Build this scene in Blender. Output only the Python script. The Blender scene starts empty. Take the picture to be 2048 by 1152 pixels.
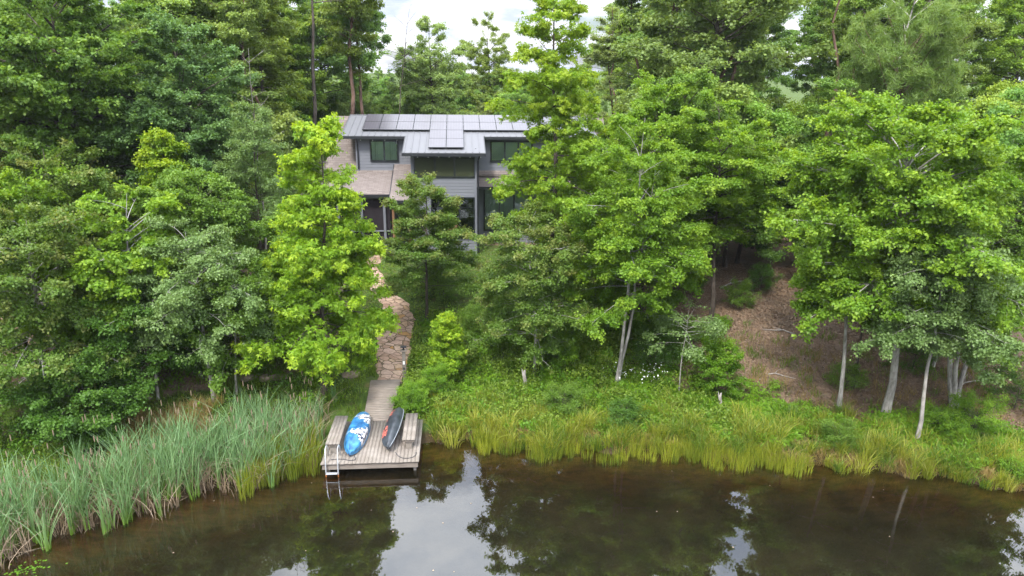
import bpy, math, random
import numpy as np
from mathutils import Vector
R_ = math.radians
random.seed(7)
sc = bpy.context.scene
COL = sc.collection

# ---------------------------------------------------------------- camera
cam_d = bpy.data.cameras.new("camera"); cam = bpy.data.objects.new("camera", cam_d); COL.objects.link(cam)
cam_d.sensor_width = 36.0; cam_d.lens = 24.0; cam_d.clip_start = 0.1; cam_d.clip_end = 3000
from mathutils import Matrix
cam.matrix_world = (Matrix.Translation((0, 0, 13.8)) @ Matrix.Rotation(R_(-4.6), 4, 'Z')
                    @ Matrix.Rotation(R_(90 - 17.3), 4, 'X') @ Matrix.Rotation(R_(0.7), 4, 'Z'))
sc.camera = cam

# ---------------------------------------------------------------- world, sun, exposure
SUN_EL, SUN_AZ = 52.0, 205.0          # azimuth clockwise from +Y: the sun stands behind the camera, to its left
w = bpy.data.worlds.new("World"); sc.world = w; w.use_nodes = True
nt = w.node_tree; N = nt.nodes; Lk = nt.links; N.clear()
out = N.new('ShaderNodeOutputWorld'); bg = N.new('ShaderNodeBackground')
sky = N.new('ShaderNodeTexSky'); sky.sky_type = 'NISHITA'; sky.sun_disc = False
sky.sun_elevation = R_(SUN_EL); sky.sun_rotation = R_(SUN_AZ); sky.dust_density = 2.0
tc = N.new('ShaderNodeTexCoord'); sep = N.new('ShaderNodeSeparateXYZ'); Lk.new(tc.outputs['Generated'], sep.inputs[0])
def wmath(op, a, b=None):
    m = N.new('ShaderNodeMath'); m.operation = op
    for i, v in enumerate((a, b)):
        if v is None: continue
        if isinstance(v, (int, float)): m.inputs[i].default_value = v
        else: Lk.new(v, m.inputs[i])
    return m.outputs[0]
zz = wmath('ADD', wmath('MAXIMUM', sep.outputs[2], 0.0), 0.22)
cmb = N.new('ShaderNodeCombineXYZ'); Lk.new(wmath('DIVIDE', sep.outputs[0], zz), cmb.inputs[0]); Lk.new(wmath('DIVIDE', sep.outputs[1], zz), cmb.inputs[1])
n1 = N.new('ShaderNodeTexNoise'); n1.inputs['Scale'].default_value = 1.9; n1.inputs['Detail'].default_value = 8; n1.inputs['Roughness'].default_value = .55
Lk.new(cmb.outputs[0], n1.inputs['Vector'])
n2 = N.new('ShaderNodeTexNoise'); n2.inputs['Scale'].default_value = 3.1; n2.inputs['Detail'].default_value = 6; n2.inputs['Roughness'].default_value = .6
mp = N.new('ShaderNodeMapping'); mp.inputs['Location'].default_value = (4.3, 1.7, 2); Lk.new(cmb.outputs[0], mp.inputs['Vector']); Lk.new(mp.outputs[0], n2.inputs['Vector'])
r1 = N.new('ShaderNodeValToRGB'); r1.color_ramp.elements[0].position = .33; r1.color_ramp.elements[1].position = .50; Lk.new(n1.outputs[0], r1.inputs[0])
r2 = N.new('ShaderNodeValToRGB'); r2.color_ramp.elements[0].position = .36; r2.color_ramp.elements[1].position = .62
r2.color_ramp.elements[0].color = (5.0, 5.6, 7.0, 1); r2.color_ramp.elements[1].color = (9.6, 9.6, 9.8, 1); Lk.new(n2.outputs[0], r2.inputs[0])
mx = N.new('ShaderNodeMix'); mx.data_type = 'RGBA'
Lk.new(r1.outputs[0], mx.inputs[0]); Lk.new(sky.outputs[0], mx.inputs[6]); Lk.new(r2.outputs[0], mx.inputs[7])
# an overcast sky is brighter overhead than at the horizon
vm = N.new('ShaderNodeVectorMath'); vm.operation = 'SCALE'; Lk.new(mx.outputs[2], vm.inputs[0])
Lk.new(wmath('ADD', wmath('MULTIPLY', wmath('POWER', wmath('MAXIMUM', sep.outputs[2], 0.0), 1.4), 2.1), 0.52), vm.inputs['Scale'])
Lk.new(vm.outputs[0], bg.inputs[0]); bg.inputs[1].default_value = 0.13
Lk.new(bg.outputs[0], out.inputs[0])
sd = bpy.data.lights.new("sun", 'SUN'); sd.energy = 2.1; sd.angle = R_(10); sd.color = (1, .95, .87)
so = bpy.data.objects.new("sun", sd); COL.objects.link(so)
sdir = Vector((math.sin(R_(SUN_AZ)) * math.cos(R_(SUN_EL)), math.cos(R_(SUN_AZ)) * math.cos(R_(SUN_EL)), math.sin(R_(SUN_EL))))
so.rotation_euler = sdir.to_track_quat('Z', 'Y').to_euler(); so.location = (-20, -30, 60)
sc.view_settings.view_transform = 'Standard'; sc.view_settings.look = 'None'; sc.view_settings.gamma = 1
sc.view_settings.exposure = 1.12
sc.cycles.max_bounces = 8; sc.cycles.transparent_max_bounces = 8; sc.cycles.diffuse_bounces = 5
sc.cycles.use_denoising = True; sc.cycles.caustics_reflective = False; sc.cycles.caustics_refractive = False

# ---------------------------------------------------------------- node helpers
class M:
    def __init__(s, name):
        s.m = bpy.data.materials.new(name); s.m.use_nodes = True; s.t = s.m.node_tree; s.t.nodes.clear()
        s.o = s.n('ShaderNodeOutputMaterial')
    def n(s, typ, **kw):
        x = s.t.nodes.new(typ)
        for k, v in kw.items(): setattr(x, k, v)
        return x
    def set(s, sock, v):
        if isinstance(v, bpy.types.NodeSocket): s.t.links.new(v, sock)
        elif isinstance(v, (tuple, list)) and sock.type == 'RGBA' and len(v) == 3: sock.default_value = (*v, 1)
        else: sock.default_value = v
    def math(s, op, a, b=0.0, clamp=False):
        x = s.n('ShaderNodeMath', operation=op); x.use_clamp = clamp; s.set(x.inputs[0], a); s.set(x.inputs[1], b); return x.outputs[0]
    def mix(s, f, a, b, blend='MIX'):
        x = s.n('ShaderNodeMix', data_type='RGBA', blend_type=blend); s.set(x.inputs[0], f); s.set(x.inputs[6], a); s.set(x.inputs[7], b); return x.outputs[2]
    def coord(s, kind='Object', scale=(1, 1, 1), loc=(0, 0, 0)):
        c = s.n('ShaderNodeTexCoord'); mpn = s.n('ShaderNodeMapping'); mpn.inputs['Scale'].default_value = scale; mpn.inputs['Location'].default_value = loc
        s.t.links.new(c.outputs[kind], mpn.inputs[0]); return mpn.outputs[0]
    def noise(s, vec, scale, detail=4, rough=.55):
        x = s.n('ShaderNodeTexNoise'); s.set(x.inputs['Vector'], vec); x.inputs['Scale'].default_value = scale
        x.inputs['Detail'].default_value = detail; x.inputs['Roughness'].default_value = rough; return x.outputs[0]
    def ramp(s, f, stops):
        x = s.n('ShaderNodeValToRGB'); e = x.color_ramp.elements
        while len(e) < len(stops): e.new(.5)
        for i, (p, c) in enumerate(stops):
            e[i].position = p; e[i].color = (*c, 1) if isinstance(c, tuple) else (c, c, c, 1)
        s.set(x.inputs[0], f); return x.outputs[0]
    def bump(s, h, strength=.4, dist=.02):
        x = s.n('ShaderNodeBump'); x.inputs['Strength'].default_value = strength; x.inputs['Distance'].default_value = dist; s.set(x.inputs['Height'], h); return x.outputs[0]
    def bsdf(s, color, rough=.6, spec=.4, normal=None, metal=0):
        x = s.n('ShaderNodeBsdfPrincipled'); s.set(x.inputs['Base Color'], color); s.set(x.inputs['Roughness'], rough)
        s.set(x.inputs['Specular IOR Level'], spec); s.set(x.inputs['Metallic'], metal)
        if normal is not None: s.set(x.inputs['Normal'], normal)
        return x.outputs[0]
    def done(s, sh): s.t.links.new(sh, s.o.inputs[0]); return s.m

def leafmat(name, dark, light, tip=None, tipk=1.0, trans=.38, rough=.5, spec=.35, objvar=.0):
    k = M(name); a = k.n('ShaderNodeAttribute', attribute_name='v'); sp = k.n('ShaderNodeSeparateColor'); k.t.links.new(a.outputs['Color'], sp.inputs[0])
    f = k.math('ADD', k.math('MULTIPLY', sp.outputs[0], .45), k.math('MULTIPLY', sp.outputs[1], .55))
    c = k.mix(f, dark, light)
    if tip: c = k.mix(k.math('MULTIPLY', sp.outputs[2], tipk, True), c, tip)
    if objvar:
        oi = k.n('ShaderNodeObjectInfo'); h = k.n('ShaderNodeHueSaturation')
        k.set(h.inputs['Hue'], k.math('ADD', k.math('MULTIPLY', oi.outputs['Random'], .045 * objvar), .5 - .03 * objvar))
        r3 = k.math('FRACT', k.math('MULTIPLY', oi.outputs['Random'], 7.31))
        k.set(h.inputs['Value'], k.math('ADD', k.math('MULTIPLY', r3, .6 * objvar), 1 - .2 * objvar))
        r4 = k.math('FRACT', k.math('MULTIPLY', oi.outputs['Random'], 13.7))
        k.set(h.inputs['Saturation'], k.math('ADD', k.math('MULTIPLY', r4, .25 * objvar), 1 - .18 * objvar))
        k.set(h.inputs['Color'], c); c = h.outputs[0]
    d = k.bsdf(c, rough, spec); t = k.n('ShaderNodeBsdfTranslucent')
    warm = k.mix(1.0, c, (1.25, 1.15, .45), 'MULTIPLY'); k.set(t.inputs[0], warm)
    ms = k.n('ShaderNodeMixShader'); ms.inputs[0].default_value = trans; k.t.links.new(d, ms.inputs[1]); k.t.links.new(t.outputs[0], ms.inputs[2])
    return k.done(ms.outputs[0])

def barkmat(name, a, b, scale=6):
    k = M(name); v = k.coord('Object', (1, 1, .25)); n = k.noise(v, scale, 6, .7); n2_ = k.noise(k.coord('Object', (1, 1, .8)), 1.3, 3)
    c = k.mix(k.ramp(n, [(.35, 0.), (.65, 1.)]), a, b); c = k.mix(k.ramp(n2_, [(.5, 0.), (.7, .6)]), c, tuple(x * 1.5 for x in b))
    return k.done(k.bsdf(c, .9, .2, k.bump(n, .6, .03)))

MAT = {}
MAT['sweetgum'] = leafmat('sweetgum_leaf', (.13, .27, .015), (.265, .44, .025), (.46, .60, .04), .8, .48)
MAT['sweetgum2'] = leafmat('sweetgum_leaf_tall', (.12, .24, .015), (.25, .40, .025), (.44, .54, .045), .6, .48)
MAT['poplar'] = leafmat('poplar_leaf', (0.105, 0.231, 0.017), (0.211, 0.357, 0.028), (0.358, 0.483, 0.038), .45, .45)
MAT['maple'] = leafmat('maple_leaf', (0.089, 0.189, 0.021), (0.168, 0.294, 0.038), (0.231, 0.357, 0.057), .5, .42)
MAT['maple_red'] = leafmat('red_tip_maple_leaf', (0.085, 0.173, 0.021), (0.163, 0.273, 0.043), (.38, .24, .12), .30, .42)
MAT['grey'] = leafmat('cherry_leaf', (.10, .18, .045), (.19, .30, .09), (.26, .37, .12), .6, .35, .45)
MAT['dark'] = leafmat('dark_leaf', (0.048, 0.126, 0.015), (0.105, 0.221, 0.027), (0.137, 0.252, 0.033), .4, .38)
MAT['bright'] = leafmat('bright_shrub_leaf', (.085, .21, .015), (.17, .33, .022), (.28, .42, .03), .5, .42)
MAT['forest'] = leafmat('forest_leaf', (0.100, 0.205, 0.033), (0.211, 0.357, 0.057), (0.263, 0.389, 0.057), .4, .42, objvar=1.0)
MAT['bluegreen'] = leafmat('white_oak_leaf', (0.074, 0.163, 0.043), (0.148, 0.263, 0.076), (0.200, 0.326, 0.095), .5, .38)
MAT['oak'] = leafmat('oak_leaf', (0.085, 0.184, 0.028), (0.168, 0.294, 0.048), (0.242, 0.367, 0.057), .6, .42)
MAT['needle'] = leafmat('pine_needle', (.09, .17, .035), (.19, .30, .06), (.27, .36, .09), .5, .35, .5)
MAT['grass'] = leafmat('bank_grass', (.09, .15, .015), (.40, .43, .045), (.50, .43, .18), .25, .42)
MAT['herb'] = leafmat('ground_herbs', (.08, .16, .018), (.20, .30, .035), (.30, .42, .045), .4, .4)
MAT['fern'] = leafmat('fern_frond', (.10, .23, .015), (.22, .38, .025), (.3, .45, .04), .4, .42)
MAT['cattail'] = leafmat('cattail_leaf', (.10, .21, .085), (.24, .37, .17), (.20, .34, .02), 1.0, .3)
MAT['dead_reed'] = leafmat('dead_reed', (.20, .14, .09), (.42, .33, .24), (.5, .4, .28), .3, .2)
MAT['tan_grass'] = leafmat('tan_grass', (.20, .15, .05), (.36, .27, .10), (.42, .32, .15), .3, .3)
MAT['litter'] = leafmat('fallen_litter', (.07, .042, .027), (.29, .20, .135), (.46, .37, .27), .5, .1)
MAT['bark_dark'] = barkmat('dark_bark', (.035, .028, .022), (.12, .10, .085))
MAT['bark_grey'] = barkmat('pale_grey_bark', (.16, .15, .13), (.42, .40, .37), 9)
MAT['bark_red'] = barkmat('reddish_pine_bark', (.06, .035, .028), (.20, .13, .10))
MAT['bark_dead'] = barkmat('bleached_dead_wood', (.20, .18, .16), (.42, .39, .36), 9)

# ---------------------------------------------------------------- numpy mesh helpers
def mesh_np(name, V, F, v=None, smooth=False):
    """V (n,3); F (m,k) one face size; v (n,3) colour per vertex"""
    me = bpy.data.meshes.new(name); V = np.asarray(V, np.float32); F = np.asarray(F, np.int32); k = F.shape[1]
    me.vertices.add(len(V)); me.vertices.foreach_set('co', V.ravel())
    me.loops.add(F.size); me.loops.foreach_set('vertex_index', F.ravel())
    me.polygons.add(len(F)); me.polygons.foreach_set('loop_start', np.arange(0, F.size, k, dtype=np.int32))
    if smooth: me.polygons.foreach_set('use_smooth', np.ones(len(F), bool))
    if v is not None:
        a = me.attributes.new('v', 'FLOAT_COLOR', 'POINT'); c = np.ones((len(V), 4), np.float32); c[:, :3] = v; a.data.foreach_set('color', c.ravel())
    me.update(calc_edges=True); return me
def link(name, me, mat, parent=None, loc=None):
    o = bpy.data.objects.new(name, me); COL.objects.link(o)
    if mat is not None and not me.materials: me.materials.append(mat)
    if parent is not None: o.parent = parent
    if loc is not None: o.location = loc
    return o
def tag(o, label=None, cat=None, group=None, kind=None):
    if label: o['label'] = label
    if cat: o['category'] = cat
    if group: o['group'] = group
    if kind: o['kind'] = kind
    return o
def empty(name, loc=(0, 0, 0), rz=0):
    o = bpy.data.objects.new(name, None); COL.objects.link(o); o.location = loc; o.rotation_euler = (0, 0, rz); o.empty_display_size = .2; return o
def nrm(a): return a / np.maximum(np.linalg.norm(a, axis=-1, keepdims=True), 1e-9)
def tubes(P, Rr, sides):
    """P (n,k,3) polylines, Rr (n,k) radii -> V, quads"""
    n, k, _ = P.shape
    T = nrm(np.gradient(P, axis=1)); up = np.where(np.abs(T[..., 2:3]) > .9, np.array([1., 0, 0]), np.array([0, 0, 1.]))
    A = nrm(np.cross(T, up)); B = np.cross(T, A)
    th = np.arange(sides) * 2 * np.pi / sides
    ring = P[:, :, None] + Rr[:, :, None, None] * (A[:, :, None] * np.cos(th)[:, None] + B[:, :, None] * np.sin(th)[:, None])
    V = ring.reshape(-1, 3)
    i = np.arange(n)[:, None, None] * k * sides + np.arange(k - 1)[None, :, None] * sides; j = np.arange(sides)[None, None, :]; j2 = (j + 1) % sides
    F = np.stack([i + j, i + j2, i + sides + j2, i + sides + j], -1).reshape(-1, 4)
    return V, F
def merge(parts):
    Vs, Fs, o = [], [], 0
    for V, F in parts: Vs.append(V); Fs.append(F + o); o += len(V)
    return np.concatenate(Vs), np.concatenate(Fs)

# ---------------------------------------------------------------- terrain function
SHX = [-60, -30, -20, -13.45, -10.8, -6.4, -1.2, 1.5, 6.3, 12.8, 17.6, 20, 30, 60]
SHY = [2, 10, 14.5, 18.2, 20.0, 22.3, 24.1, 23.8, 23.0, 21.9, 20.3, 19.6, 16, 6]
def shore(x):
    x = np.asarray(x, float); return np.interp(x, SHX, SHY) + np.where(np.abs(x + 3.3) < 2.4, 0, 1) * (.30 * np.sin(x * 1.3 + 1) * np.sin(x * .61) + .16 * np.sin(x * 2.9 + 1) + .10 * np.sin(x * 5.3) + .05 * np.sin(x * 11 + 2))
def ground(x, y):
    x = np.asarray(x, float); y = np.asarray(y, float)
    d = y - shore(x)
    z = 0.02 + .13 * np.clip(d / .3, 0, 1) + .07 * np.clip(d, 0, 4) + .2 * np.clip(d - 4, 0, 13) + .012 * np.clip(d - 17, 0, 80) + .05 * np.clip(d - 97, 0, 200)
    wz = .02 - .16 * np.clip(-d, 0, 7) - .03 * np.clip(-d - 7, 0, 30)
    wig = .05 * np.sin(x * 1.3 + y * .7) * np.sin(y * 1.1 - x * .4) + .03 * np.sin(x * 3.1) * np.sin(y * 2.7 + 1)
    return np.where(d > 0, z, wz) + wig * np.clip(np.abs(d) * .4, 0, 1)

# ---------------------------------------------------------------- tree generator
def rot_h(d, ang):
    c, s = np.cos(ang), np.sin(ang); return np.stack([d[..., 0] * c - d[..., 1] * s, d[..., 0] * s + d[..., 1] * c, d[..., 2]], -1)
def leaves(pos, dirv, size, rng, kind, up=.9, col=None):
    n = len(pos)
    nn = nrm(np.array([0, 0, up]) + rng.normal(0, .55, (n, 3)))
    dv = nrm(dirv + rng.normal(0, .35, (n, 3))); side = nrm(np.cross(dv, nn)); nn = np.cross(side, dv)
    s = (size * rng.uniform(.65, 1.25, n))[:, None]
    if kind == 'star':       # three pointed lobes fanned from the stalk
        out_V, out_F, cc = [], [], []
        for ang, l, wd in ((0, 1.0, .2), (1.05, .8, .18), (-1.05, .8, .18)):
            d2 = dv * math.cos(ang) + side * math.sin(ang); s2 = side * math.cos(ang) - dv * math.sin(ang)
            tip = pos + d2 * s * l - nn * s * .30
            a = pos + d2 * s * l * .42 + s2 * s * wd; b = pos + d2 * s * l * .42 - s2 * s * wd
            out_V.append(np.stack([pos, a, tip, b], 1))
        V = np.stack(out_V, 1).reshape(-1, 3); m = n * 3
        C = None if col is None else np.repeat(col, 12, 0)
    else:
        wd = {'wide': .48, 'oval': .30, 'thin': .16}[kind]
        tip = pos + dv * s - nn * s * .22
        a = pos + dv * s * .45 + side * s * wd + nn * s * .08; b = pos + dv * s * .45 - side * s * wd + nn * s * .08
        V = np.stack([pos, a, tip, b], 1).reshape(-1, 3); m = n
        C = None if col is None else np.repeat(col, 4, 0)
    F = np.arange(m * 4).reshape(-1, 4)
    return V, F, C

PROF = {'cone': lambda t: np.clip(1.08 - t, 0, 1) ** .75 * np.clip(.62 + t * 2.2, 0, 1),
        'egg': lambda t: np.sqrt(np.clip(1 - (2 * (t * .9 + .1) - .9) ** 2 / 1.3, .02, 1)),
        'round': lambda t: np.sqrt(np.clip(1 - (1.7 * t - .75) ** 2, .04, 1)),
        'column': lambda t: np.clip(1.02 - t ** 3, .1, 1) * np.clip(.55 + t * 1.5, 0, 1),
        'top': lambda t: np.clip(1.05 - t ** 2.2, .12, 1) * np.clip(.35 + t * 1.1, 0, 1)}
def tree_geo(seed, H, Rc, cb, n1=34, prof='egg', e0=0, e1=55, droop=.25, leaf=.13, nl=16000, kind='wide', tr=.1, lean=(0, 0), stems=1,
             flat=.45, tipmode=1.0, sub=3.2, gap=0.0, jit=.07, leafdroop=.35, spread=.0, wob=.12):
    jit *= 1.35 if H < 13.5 else 1
    rng = np.random.default_rng(seed); K = 9; nl = int(nl * (3.3 if kind != 'star' else 2.5)); leaf *= .66 if kind != 'star' else .74; Rc *= .93 if H > 4 else 1; n1 = int(n1 * 1.25)
    t = np.linspace(0, 1, K); stemP = []
    for s in range(stems):
        a = rng.uniform(0, 6.28) if stems > 1 else 0
        off = np.cumsum(rng.normal(0, wob, (K, 2)), 0) * (H / 12) * .5; off -= off[0]
        q = np.zeros((K, 3)); q[:, 2] = t * H * (1 if s == 0 else rng.uniform(.82, .95))
        q[:, 0] = off[:, 0] + lean[0] * t ** 1.2; q[:, 1] = off[:, 1] + lean[1] * t ** 1.2
        if stems > 1:
            q[:, 0] += (spread * math.cos(a + s * 2.5)) * t ** .8 + .1 * math.cos(a + s * 2.5); q[:, 1] += (spread * math.sin(a + s * 2.5)) * t ** .8
        stemP.append(q)
    stemP = np.array(stemP); q0 = stemP
    rad = np.tile(tr * ((1 - t) * .92 + .08) * np.where(t == 0, 1.25, 1), (stems, 1)); parts = [tubes(stemP, rad, 7)]
    # limbs
    ti = np.sort(rng.uniform(0, 1, n1) * .5 + np.linspace(0, 1, n1) * .5); tt = cb / H + (1 - cb / H) * ti
    si = np.arange(n1) % stems
    base = np.stack([np.array([np.interp(tt[i], t, stemP[si[i], :, c]) for c in range(3)]) for i in range(n1)])
    az = np.arange(n1) * 2.399 + rng.normal(0, .35, n1); L = Rc * PROF[prof](ti) * rng.uniform(.52, 1.2, n1)
    if gap: L *= np.where(rng.uniform(0, 1, n1) < gap, .4, 1)
    el = np.radians(e0 + (e1 - e0) * ti ** 1.3 + rng.normal(0, 7, n1))
    d = np.stack([np.cos(az) * np.cos(el), np.sin(az) * np.cos(el), np.sin(el)], 1)
    s = np.linspace(0, 1, 6)
    bend = rng.normal(0, .10, (n1, 2))
    LP = base[:, None] + d[:, None] * (L[:, None, None] * s[None, :, None])
    LP[:, :, 2] -= droop * L[:, None] * s ** 2; LP[:, :, :2] += bend[:, None] * (L[:, None, None] * s[None, :, None] ** 2)
    lr = np.clip(tr * .24 * L / max(Rc, .1), .010, .12)[:, None] * (1.05 - s * .85); parts.append(tubes(LP, lr, 5))
    # sub branches
    ns = np.maximum(4, (L * sub).astype(int)); idx = np.repeat(np.arange(n1), ns); m = len(idx)
    ss = rng.uniform(.12, 1, m) ** .8; ss[np.cumsum(ns) - 1] = .98
    f = ss * 5; i0 = np.clip(f.astype(int), 0, 4); fr = (f - i0)[:, None]
    sb = LP[idx, i0] * (1 - fr) + LP[idx, i0 + 1] * fr
    sgn = np.where(rng.uniform(0, 1, m) < .5, -1, 1); ang = sgn * np.radians(rng.uniform(18, 75, m))
    sdv = rot_h(nrm(LP[idx, i0 + 1] - LP[idx, i0]), ang); sdv[:, 2] = sdv[:, 2] * .6 + rng.normal(0, .38 * (1.3 - flat), m) + .05; sdv = nrm(sdv)
    sl = (L[idx] * .42 * (1.15 - ss) + .32 * (Rc / 3) ** .5) * rng.uniform(.7, 1.2, m)
    s4 = np.linspace(0, 1, 4)
    SP = sb[:, None] + sdv[:, None] * (sl[:, None, None] * s4[None, :, None]); SP[:, :, 2] -= droop * .8 * sl[:, None] * s4 ** 2
    parts.append(tubes(SP, np.clip(lr.mean() * .35, .006, .02) * (1.1 - s4)[None, :] * np.ones((m, 1)), 3))
    # twigs
    nt_ = 5; idt = np.repeat(np.arange(m), nt_); mt = len(idt)
    st = np.tile(np.linspace(.3, 1, nt_), m) + rng.normal(0, .06, mt); st = np.clip(st, 0, 1)
    f = st * 3; i0 = np.clip(f.astype(int), 0, 2); fr = (f - i0)[:, None]
    tb = SP[idt, i0] * (1 - fr) + SP[idt, i0 + 1] * fr
    tdv = rot_h(nrm(SP[idt, 3] - SP[idt, 0]), np.where(rng.uniform(0, 1, mt) < .5, -1, 1) * np.radians(rng.uniform(15, 70, mt)))
    tdv[:, 2] += rng.normal(.02, .28 * (1.4 - flat), mt); tdv = nrm(tdv); tl = rng.uniform(.16, .42, mt) * (Rc / 3) ** .45
    tw = rng.uniform(0, 1, mt)
    branch_g = rng.uniform(0, 1, m)
    # leaves
    wgt = tl * rng.uniform(.2, 1.8, mt) * np.repeat(rng.uniform(.15, 1.85, m), nt_); wgt /= wgt.sum()
    li = rng.choice(mt, nl, p=wgt); sl_ = rng.uniform(.05, 1.1, nl)
    pos = tb[li] + tdv[li] * (tl[li] * sl_)[:, None] + rng.normal(0, jit, (nl, 3)) * [1, 1, .7]
    dv = nrm(tdv[li] * .8 + rng.normal(0, .5, (nl, 3)) - np.array([0, 0, leafdroop]))
    bi = idt[li]
    # young growth: leaves at the ends of the outer sprays
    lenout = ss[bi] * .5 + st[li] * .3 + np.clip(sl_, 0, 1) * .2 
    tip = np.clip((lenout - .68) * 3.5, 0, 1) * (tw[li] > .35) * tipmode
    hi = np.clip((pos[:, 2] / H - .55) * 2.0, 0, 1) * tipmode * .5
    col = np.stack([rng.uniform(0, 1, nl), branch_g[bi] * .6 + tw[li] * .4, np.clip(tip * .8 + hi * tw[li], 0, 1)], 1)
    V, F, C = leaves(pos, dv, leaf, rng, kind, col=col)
    return merge(parts), (V, F, C)
def make_tree(name, loc, label, cat, leafm, barkm, group=None, bare=False, **kw):
    (TV, TF), (V, F, C) = tree_geo(**kw)
    r = empty(name, loc); tag(r, label, cat, group)
    link('trunk', mesh_np('trunk', TV, TF, smooth=True), MAT[barkm], r)
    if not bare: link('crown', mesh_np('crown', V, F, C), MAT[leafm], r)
    return r
def copy_tree(o, loc, rz, s, label=None, group=None):
    c = o.copy(); COL.objects.link(c); c.location = loc; c.rotation_euler = (0, 0, rz); c.scale = s if isinstance(s, tuple) else (s, s, s)
    if label: c['label'] = label
    if group: c['group'] = group
    for ch in [x for x in PARTS[o.name]]:
        k = ch.copy(); COL.objects.link(k); k.parent = c
    return c
PARTS = {}

# ---------------------------------------------------------------- ground, pond
def axis(segs):
    a = []
    for s, e, st in segs: a += list(np.arange(s, e, st))
    return np.array(a + [segs[-1][1]])
gx = axis([(-400, -60, 20), (-60, -24, 2), (-24, 30, .2), (30, 80, 2), (80, 400, 20)])
gy = axis([(-120, 0, 10), (0, 12, 1), (12, 44, .2), (44, 60, 1), (60, 140, 5), (140, 600, 30)])
X, Y = np.meshgrid(gx, gy); Z = ground(X, Y)
def smooth01(a, b, x): t = np.clip((x - a) / (b - a), 0, 1); return t * t * (3 - 2 * t)
def straw_mask(x, y):
    d = y - shore(x)
    edge = 1.2 * np.sin(x * .7) + .8 * np.sin(x * 1.9 + 2)
    return smooth01(7.5, 10.5, x + .5 * edge) * smooth01(2.6, 4.5, d + .35 * edge) * (1 - .75 * smooth01(16, 20, d) * 0)
straw = straw_mask(X, Y); straw = np.maximum(straw, smooth01(-4, -8, X) * smooth01(6, 8, Y - shore(X)) * .9); straw = np.maximum(straw, smooth01(42, 46, Y) * (1 - smooth01(48, 52, Y)))
straw = straw * (1 - smooth01(50, 58, Y))
nx, ny = len(gx), len(gy)
I = np.arange(nx * ny).reshape(ny, nx); GF = np.stack([I[:-1, :-1], I[:-1, 1:], I[1:, 1:], I[1:, :-1]], -1).reshape(-1, 4)
dsh = Y - shore(X)
gcol = np.stack([straw.ravel(), np.clip(-dsh.ravel() / 8, 0, 1), smooth01(.75, .25, dsh).ravel()], 1)
k = M('ground_soil'); a = k.n('ShaderNodeAttribute', attribute_name='v'); sp = k.n('ShaderNodeSeparateColor'); k.t.links.new(a.outputs['Color'], sp.inputs[0])
v = k.coord('Object'); na = k.noise(v, .8, 6, .65); nb = k.noise(v, 9, 6, .7); ncx = k.noise(k.coord('Object', (1, 1, 1), (7, 3, 1)), 2.6, 5, .6)
strawc = k.mix(k.ramp(nb, [(.3, 0.), (.7, 1.)]), (.085, .055, .036), (.30, .21, .14)); strawc = k.mix(k.ramp(ncx, [(.42, 0.), (.62, .8)]), strawc, (.15, .115, .085))
grassc = k.mix(k.ramp(nb, [(.3, 0.), (.7, 1.)]), (.025, .055, .01), (.09, .14, .025)); grassc = k.mix(k.ramp(ncx, [(.5, 0.), (.7, .6)]), grassc, (.13, .10, .05))
f = k.math('ADD', sp.outputs[0], k.math('MULTIPLY', k.math('SUBTRACT', na, .5), 1.0), True); f = k.ramp(f, [(.4, 0.), (.6, 1.)])
land = k.mix(f, grassc, strawc)
bed = k.mix(k.ramp(k.noise(k.coord('Object', (.7, 2.2, 1)), 2.2, 8, .7), [(.35, 0.), (.65, 1.)]), (.07, .040, .014), (.26, .155, .052))
bed = k.mix(k.ramp(sp.outputs[1], [(.1, 0.), (.6, 1.)]), bed, (.03, .022, .011))
bed = k.mix(k.ramp(sp.outputs[1], [(.02, 1.), (.09, 0.)]), bed, (.045, .032, .016))
k.done(k.bsdf(k.mix(sp.outputs[2], land, bed), .95, .15, k.bump(nb, .7, .05))); MAT['ground'] = k.m
g = link('ground', mesh_np('ground', np.stack([X.ravel(), Y.ravel(), Z.ravel()], 1), GF, gcol, smooth=True), MAT['ground']); tag(g, kind='structure')

k = M('pond_water'); a = k.n('ShaderNodeAttribute', attribute_name='v'); sp = k.n('ShaderNodeSeparateColor'); k.t.links.new(a.outputs['Color'], sp.inputs[0])
murk = k.math('ADD', sp.outputs[0], k.math('MULTIPLY', k.math('SUBTRACT', k.noise(k.coord('Object'), .9, 5, .6), .5), .25), True)
tr_ = k.n('ShaderNodeBsdfTransparent'); k.set(tr_.inputs[0], (.74, .62, .40))
vc = k.mix(k.ramp(k.noise(k.coord('Object', (1, 1, 1), (3, 1, 0)), .55, 5, .6), [(.35, 0.), (.65, 1.)]), (.008, .008, .0045), (.018, .0155, .008))
df = k.n('ShaderNodeBsdfDiffuse'); k.set(df.inputs[0], vc)
m1 = k.n('ShaderNodeMixShader'); k.set(m1.inputs[0], murk); k.t.links.new(tr_.outputs[0], m1.inputs[1]); k.t.links.new(df.outputs[0], m1.inputs[2])
gl = k.n('ShaderNodeBsdfGlossy'); gl.inputs['Roughness'].default_value = .015; k.set(gl.inputs[0], (.92, .96, 1.0))
bn = k.bump(k.noise(k.coord('Object', (1, .6, 1)), 1.6, 3, .5), .10, .02); k.set(gl.inputs['Normal'], bn)
fr = k.n('ShaderNodeFresnel'); fr.inputs[0].default_value = 1.75; k.set(fr.inputs['Normal'], bn)
m2 = k.n('ShaderNodeMixShader'); k.set(m2.inputs[0], k.math('MULTIPLY', fr.outputs[0], 1.25, True)); k.t.links.new(m1.outputs[0], m2.inputs[1]); k.t.links.new(gl.outputs[0], m2.inputs[2])
MAT['water'] = k.done(m2.outputs[0])
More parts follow.
